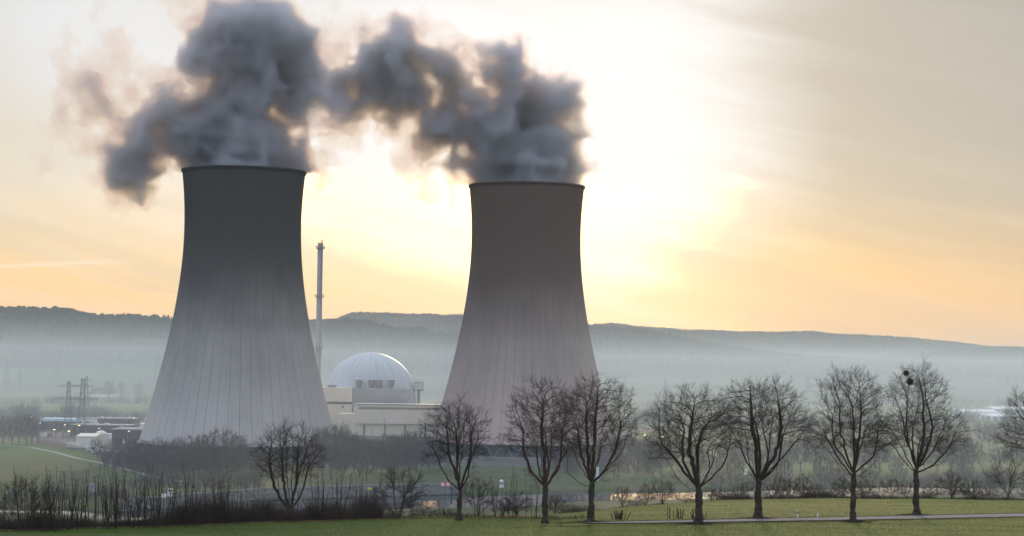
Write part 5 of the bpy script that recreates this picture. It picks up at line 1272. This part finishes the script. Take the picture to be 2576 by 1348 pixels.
SHR = [shrub_mesh(501, 4, 5, 9, 420), shrub_mesh(502, 4, 4, 7, 340), shrub_mesh(503, 4, 6.5, 11, 460), shrub_mesh(504, 4, 4.4, 8, 260)]
def put(name, cat, proto, H0, px, pyt, pyb, wpx, W0, label, group, tw, Y=None, lift=0.0, cache={}):
    q = G(px, pyb) if Y is None else None
    Yq = q[1] if Y is None else Y; X = P(px, pyb, Yq)[0]; z0 = tz(X, Yq); h = P(px, pyt, Yq)[2] - z0; wd = wpx * Yq / F
    key = (id(proto[1]), tw)
    if key not in cache:
        me1, me2 = proto
        if len(me1.materials) and me1.materials[0] != M[tw]: me1, me2 = me1.copy(), me2.copy(); me1.materials.clear(); me2.materials.clear()
        if not len(me1.materials): me1.materials.append(M[tw]); me2.materials.append(M[tw])
        cache[key] = (me1, me2)
    me1, me2 = cache[key]
    r_ = empty(name, (X, Yq, z0 - .05), float(g.uniform(0, 6.28))); tag(r_, label, cat, group)
    sxy = wd / W0; r_.scale = (sxy, sxy, h / H0)
    link('trunk', me1, None, r_); link('crown', me2, None, r_); return r_
W5 = [13, 10, 12, 8, 14]; W4 = [5, 4, 6.5, 4.4]
MT = [(500, 1098, 1202, 96, 4, 0), (592, 1100, 1204, 92, 0, 0), (350, 1116, 1186, 70, 4, 0), (440, 1108, 1196, 74, 2, 0), (812, 1080, 1196, 76, 0, 1), (858, 1072, 1200, 84, 4, 1), (905, 1100, 1198, 90, 4, 1), (975, 1098, 1204, 84, 0, 1), (1030, 1090, 1196, 80, 4, 1),  # px, top, base, width, kind, label
 (548, 1085, 1200, 135, 4, 'broad round hazy tree before the left tower foot'), (300, 1106, 1170, 46, 1, 'small round hazy tree right of the white truck'), (330, 1112, 1178, 50, 2, 0), (362, 1110, 1180, 44, 0, 0), (396, 1102, 1172, 40, 3, 0), (420, 1112, 1185, 46, 2, 0), (452, 1100, 1175, 42, 1, 0), (485, 1112, 1190, 56, 2, 0), (512, 1120, 1192, 56, 0, 0), (243, 1104, 1150, 36, 2, 'bare round tree standing beside the white truck'),
 (600, 1122, 1190, 60, 1, 0), (640, 1130, 1195, 60, 0, 0), (672, 1138, 1200, 44, 3, 0), (310, 1140, 1188, 50, 4, 0), (380, 1135, 1195, 60, 4, 0), (445, 1140, 1200, 60, 4, 0),
 (805, 1092, 1185, 56, 1, 1), (832, 1075, 1206, 74, 3, 1), (866, 1085, 1192, 66, 2, 1), (890, 1100, 1190, 60, 0, 1), (922, 1106, 1214, 104, 0, 'low spreading hazy tree with a clear trunk on the meadow before the hall'), (960, 1112, 1196, 64, 2, 1), (991, 1100, 1192, 78, 4, 1), (1018, 1096, 1188, 60, 1, 1), (1048, 1088, 1188, 66, 3, 1), (1078, 1100, 1186, 60, 2, 1), (1104, 1106, 1186, 56, 0, 1), (780, 1110, 1196, 60, 4, 1), (848, 1120, 1180, 70, 4, 1), (1000, 1125, 1182, 70, 4, 1), (940, 1120, 1180, 70, 1, 1),
 (1420, 1120, 1190, 56, 1, 2), (1450, 1105, 1188, 60, 0, 2), (1528, 1100, 1186, 60, 2, 2), (1556, 1112, 1190, 44, 3, 2), (1580, 1098, 1188, 64, 0, 2), (1606, 1106, 1186, 50, 1, 2), (1632, 1096, 1190, 60, 4, 2), (1661, 1102, 1194, 60, 0, 2), (1690, 1098, 1186, 56, 2, 2), (1392, 1126, 1186, 50, 4, 2),
 (1760, 1140, 1206, 44, 3, 3), (1800, 1150, 1214, 50, 0, 3), (1846, 1152, 1216, 46, 1, 3), (1912, 1146, 1212, 50, 2, 3), (1970, 1150, 1216, 50, 0, 3), (2066, 1148, 1214, 54, 2, 3), (2110, 1150, 1210, 50, 3, 3), (2190, 1150, 1212, 56, 1, 3), (2260, 1146, 1210, 50, 0, 3), (2420, 1140, 1206, 56, 2, 3), (1500, 1130, 1200, 50, 2, 2), (1545, 1136, 1206, 46, 1, 2), (1640, 1140, 1206, 40, 0, 2), (1830, 1110, 1190, 60, 1, 3), (1870, 1104, 1186, 60, 0, 3), (1953, 1098, 1190, 66, 2, 3), (1985, 1108, 1186, 50, 1, 3), (2014, 1094, 1186, 64, 0, 3), (2050, 1090, 1182, 70, 4, 3), (2090, 1104, 1184, 56, 3, 3), (2168, 1100, 1190, 56, 2, 3), (2212, 1106, 1186, 60, 1, 3), (2325, 1104, 1188, 50, 0, 3), (2358, 1098, 1192, 60, 2, 3), (2392, 1092, 1184, 70, 4, 3), (2420, 1086, 1178, 70, 1, 3), (2445, 1110, 1176, 56, 2, 3),
 (2515, 1128, 1178, 56, 3, 'pale thin tree on the meadow at right under the field strip'), (2560, 1130, 1175, 50, 1, 3), (2470, 1066, 1126, 40, 3, 4), (2488, 1070, 1126, 34, 1, 4), (2505, 1068, 1127, 30, 3, 4), (2530, 1064, 1127, 40, 2, 4), (2545, 1062, 1126, 36, 1, 4), (2570, 1066, 1127, 36, 3, 4),
 (8, 1046, 1118, 46, 1, 5), (30, 1052, 1120, 40, 3, 5), (48, 1044, 1118, 44, 1, 5), (66, 1046, 1121, 46, 0, 5), (80, 1048, 1119, 40, 3, 5), (95, 1056, 1117, 36, 1, 5), (-12, 1044, 1119, 46, 2, 5), (140, 1058, 1100, 34, 1, 'bare tree before the far brick building under the blue roof'), (222, 1060, 1090, 30, 2, 'dark shrub-like tree at the foot of the right lattice pylon')]
ZL = {0: 'hazy bare tree in the dark wood at the left tower foot', 1: 'hazy bare tree in the grey wood before the cream turbine hall', 2: 'hazy bare tree on the far meadow behind the close linden pair', 3: 'hazy bare tree on the far bank behind the right avenue lindens', 4: 'bare tree in the straight row on the far green field strip at right', 5: 'bare tree in the dark row beside the plant yard at far left'}
ZG = {k: v.replace('tree', 'trees') for k, v in ZL.items()}
for px, a, b, wd, k, lab in MT:
    L_ = lab if isinstance(lab, str) else ZL[lab]; Gp = ZG[lab] if not isinstance(lab, str) else 'hazy bare trees of the middle distance'
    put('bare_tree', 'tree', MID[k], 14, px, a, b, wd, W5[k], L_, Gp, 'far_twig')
# poplars and hedgerows far out on the plain
for px, a, b, wd, lab in [(274, 958, 1005, 26, 'leftmost of the faint slim poplars in the mist beside the left tower'), (306, 961, 1006, 20, 'middle one of the faint slim poplars in the mist'), (349, 962, 1008, 24, 'faint slim poplar nearest the left tower edge')]:
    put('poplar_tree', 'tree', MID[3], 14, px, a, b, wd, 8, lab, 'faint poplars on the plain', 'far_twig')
def belt(seed, x0, x1, pyb, hpx, n, label, dpx=10):
    gg = np.random.default_rng(seed); V = []; Fs = []; o = 0; k = 9
    for i in range(n):
        px = gg.uniform(x0, x1); q = G(px, pyb - gg.uniform(0, dpx)); H = hpx * q[1] / F * gg.uniform(.5, 1.1) * (.6 + .8 * vnoise2(np.array([px / 60.0]), np.array([0.]), seed)[0]); W = H * gg.uniform(.25, .5)
        ch = []
        for s in range(12):
            d = np.array([gg.normal(0, .42), gg.normal(0, .42), 1.0]); L = H * gg.uniform(.6, 1) / d[2] ; p0 = q + np.array([gg.normal(0, W * .3), gg.normal(0, W * .3), -.2]); ch.append((np.array([p0, p0 + d * L * .5, p0 + d * L * .95 + np.array([0, 0, .05 * H])]), np.array([.05, .09, .03]) * H / 8))
        v, f = tubes(ch, 3); V.append(v); Fs.append(f + o); o += len(v)
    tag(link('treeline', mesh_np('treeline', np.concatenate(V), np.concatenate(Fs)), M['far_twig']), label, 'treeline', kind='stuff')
belt(1, -60, 420, 1060, 34, 190, 'hazy belt of bare trees behind the plant yard buildings', 14)
belt(2, -60, 400, 1018, 20, 170, 'faint hedgerow on the misty plain left of the left tower', 10)
belt(3, 1480, 2650, 1026, 24, 330, 'hazy belt of bare trees along the plain behind the avenue', 12)
belt(4, 1480, 2650, 1085, 40, 330, 'grey wood on the plain behind the avenue lindens', 26)
belt(5, 1600, 1680, 1062, 44, 50, 'dense faint grove left of the rounded linden crown', 6)
belt(6, 800, 1130, 1150, 40, 150, 'grey bare undergrowth of the wood before the turbine hall', 26)
belt(7, 260, 680, 1178, 40, 170, 'dark bare undergrowth along the left tower foot', 26)
belt(9, 1780, 2620, 1226, 30, 240, 'grey purple scrub on the far river bank behind the right lindens', 20)
belt(10, 1400, 1780, 1212, 16, 70, 'sparse low scrub on the far bank behind the close linden pair', 14)
belt(11, 330, 700, 1200, 44, 90, 'dense grey bare scrub of the wood in front of the left tower', 34)
belt(12, 300, 660, 1232, 34, 150, 'brown bare scrub between the wood and the river embankment', 26)
belt(13, 790, 1110, 1184, 36, 70, 'dense grey bare scrub of the wood in front of the hall', 26)
belt(14, -60, 330, 1262, 30, 130, 'dark scrub on the bank at the far left of the river', 24)
belt(15, 1380, 1760, 1192, 34, 90, 'hazy brown scrub on the far meadow left of the rounded linden', 24)
belt(8, 1380, 2600, 1170, 40, 260, 'grey bare scrub at the back of the far meadow', 30)

# shrubs where the far edge of the field drops to the river
def edge_y(X): return np.interp(X, _cr[:, 0], _cr[:, 1])
SB = [(58, 1196, 1322, 150, 3, 'broad rounded bare shrub at the left end of the dark thicket'), (1001, 1178, 1311, 130, 3, 'large bare shrub fanning out before the bright water at centre'), (1205, 1200, 1312, 84, 1, 'tall bare shrub between the forked slim tree and the brown bush'), (1566, 1222, 1264, 40, 3, 'small thin bush at the left end of the field edge'), (1600, 1258, 1278, 50, 2, 'low flat brown bush at the dipping field edge'), (1625, 1215, 1262, 44, 3, 'upright thin bush before the bright river, left of the round pale bush'), (1667, 1206, 1264, 66, 3, 'round pale fan-shaped bush against the bright river'), (1726, 1240, 1263, 50, 2, 'low dark brown bush left of the rounded linden trunk'), (1790, 1226, 1258, 50, 1, 0), (1823, 1228, 1257, 56, 2, 0), (1858, 1222, 1256, 40, 1, 0), (1880, 1210, 1256, 44, 3, 0),
 (1940, 1215, 1254, 40, 3, 1), (1965, 1196, 1254, 50, 1, 1), (1992, 1205, 1253, 46, 3, 1), (2020, 1190, 1253, 46, 1, 1), (2050, 1220, 1252, 60, 2, 1), (2085, 1232, 1252, 60, 2, 1), (2120, 1204, 1252, 54, 0, 1), (2170, 1210, 1252, 76, 0, 'big dense rounded bush just right of the knotty trunk'), (2245, 1203, 1251, 70, 3, 'open twisted bush between the knotty trunk and the mistletoe tree'), (2282, 1212, 1250, 44, 1, 'narrow bush touching the left side of the mistletoe tree trunk'), (2340, 1218, 1249, 60, 2, 2), (2394, 1190, 1249, 74, 0, 'dark round thorn bush right of the mistletoe tree'), (2450, 1210, 1248, 64, 2, 2), (2490, 1222, 1247, 46, 1, 2), (2600, 1222, 1246, 70, 2, 2),
 (1395, 1248, 1296, 66, 2, 'low tangled bush at the foot of the left linden of the pair'), (1300, 1240, 1306, 80, 0, 'large twiggy brown bush left of the close linden pair'), (1265, 1252, 1308, 60, 1, 'medium bush between the forked tree and the twiggy brown bush'), (1062, 1276, 1306, 70, 2, 'low brown bush at the right end of the dark thicket'), (1120, 1280, 1308, 70, 2, 'low bush at the foot of the forked slim tree'), (1440, 1268, 1288, 40, 2, 'little low bush between the two lindens of the pair')]
SZ = {0: 'bare bush in the field edge between the rounded and the widest linden', 1: 'bare bush in the field edge between the widest linden and the knotty one', 2: 'bare bush in the field edge right of the mistletoe tree'}
for px, a, b, wd, k, lab in SB:
    X = P(px, b, 300)[0]; Y = float(edge_y(X)) + 1.0
    for _ in range(3): X = P(px, b, Y)[0]; Y = float(edge_y(X)) + 1.0
    if px < 1460: Y = {1395: 246, 1440: 258}.get(px, 233.0)
    L_ = lab if isinstance(lab, str) else SZ[lab]
    put('bush', 'bush', SHR[k], 4, px, a, b, wd, W4[k], L_, 'bushes along the far field edge', 'shrub', Y=Y)
Y = float(edge_y(P(2537, 1246, 306)[0])) + 1.5
put('small_tree', 'tree', round_tree(409, 6, 7.2, .8, 330, .012, 3), 6, 2537, 1156, 1247, 116, 7.2, 'small wide-crowned bare tree on the field edge at the far right', None, 'shrub', Y=Y)
g9 = np.random.default_rng(91); ch = []
for i in range(9500):                                 # brambles that run along that edge
    X = g9.uniform(14, 95) if i > 500 else g9.uniform(6, 14); Y = float(edge_y(X)) + g9.uniform(0.0, 3.5); z0 = tz(X, Y); h_ = (0.16 if 11 < X < 30 else 0.62) * (.45 + 1.5 * vnoise2(np.array([X / 2.6]), np.array([1.]), 6)[0] ** 1.4) * g9.uniform(.6, 1.1)
    d = np.array([g9.normal(0, .5), g9.normal(0, .5), 1.0]); p0 = np.array([X, Y, z0 - .05]); p1 = p0 + d * h_ * .6; p2 = p1 + (d + g9.normal(0, .6, 3)) * h_ * .4; ch.append((np.array([p0, p1, p2]), np.array([.016, .013, .006])))
V, Fq = tubes(ch, 3); tag(link('undergrowth', mesh_np('undergrowth', V, Fq), M['shrub']), 'low brown brambles along the far edge of the right field', 'undergrowth', kind='stuff')

# ------------------------------------------------------------------ grass of the fields
def blades(seed, n, x0, x1, y0f, y1f, h0, h1, wd, material):
    gg = np.random.default_rng(seed); X = gg.uniform(x0, x1, n); Y = y0f(X) + (y1f(X) - y0f(X)) * gg.random(n); Z = terrain(X, Y); H = gg.uniform(h0, h1, n); a = gg.uniform(0, np.pi, n)
    dx_, dy_ = np.cos(a) * wd, np.sin(a) * wd; lx, ly = gg.normal(0, .35, n) * H, gg.normal(0, .35, n) * H
    V = np.stack([np.stack([X - dx_, Y - dy_, Z - .02], 1), np.stack([X + dx_, Y + dy_, Z - .02], 1), np.stack([X + lx + dx_ * .2, Y + ly, Z + H], 1), np.stack([X + lx - dx_ * .2, Y + ly, Z + H * .96], 1)], 1)
    return tag(link('grass', mesh_np('grass', V.reshape(-1, 3), np.arange(n * 4).reshape(-1, 4)), material), kind='stuff')
M['blade'] = mat('blade', (0.080, 0.145, 0.026), 0.8, 0.35, 0.12, spec=0.1)
blades(1, 90000, -62, 70, lambda x: x * 0 + 201.5, lambda x: np.where(x < 6, hedge_y(x) - .2, road_y(x) - 2.3), .04, .10, .02, M['blade'])
blades(2, 50000, 4, 100, lambda x: road_y(x) + 2.4, lambda x: np.interp(x, _cr[:, 0], _cr[:, 1]) - .3, .04, .10, .024, mat('blade_far', (0.175, 0.195, 0.055), 0.8, 0.3, 0.12, spec=0.1))
blades(3, 7000, 5, 90, lambda x: road_y(x) + 2.1, lambda x: road_y(x) + 2.9, .08, .26, .03, M['dry_grass'])
blades(4, 6000, 5, 90, lambda x: road_y(x) - 2.7, lambda x: road_y(x) - 2.1, .06, .18, .03, M['dry_grass'])
blades(5, 9000, -60, 6, lambda x: hedge_y(x) - .5, lambda x: hedge_y(x) + .4, .08, .25, .03, M['dry_grass'])
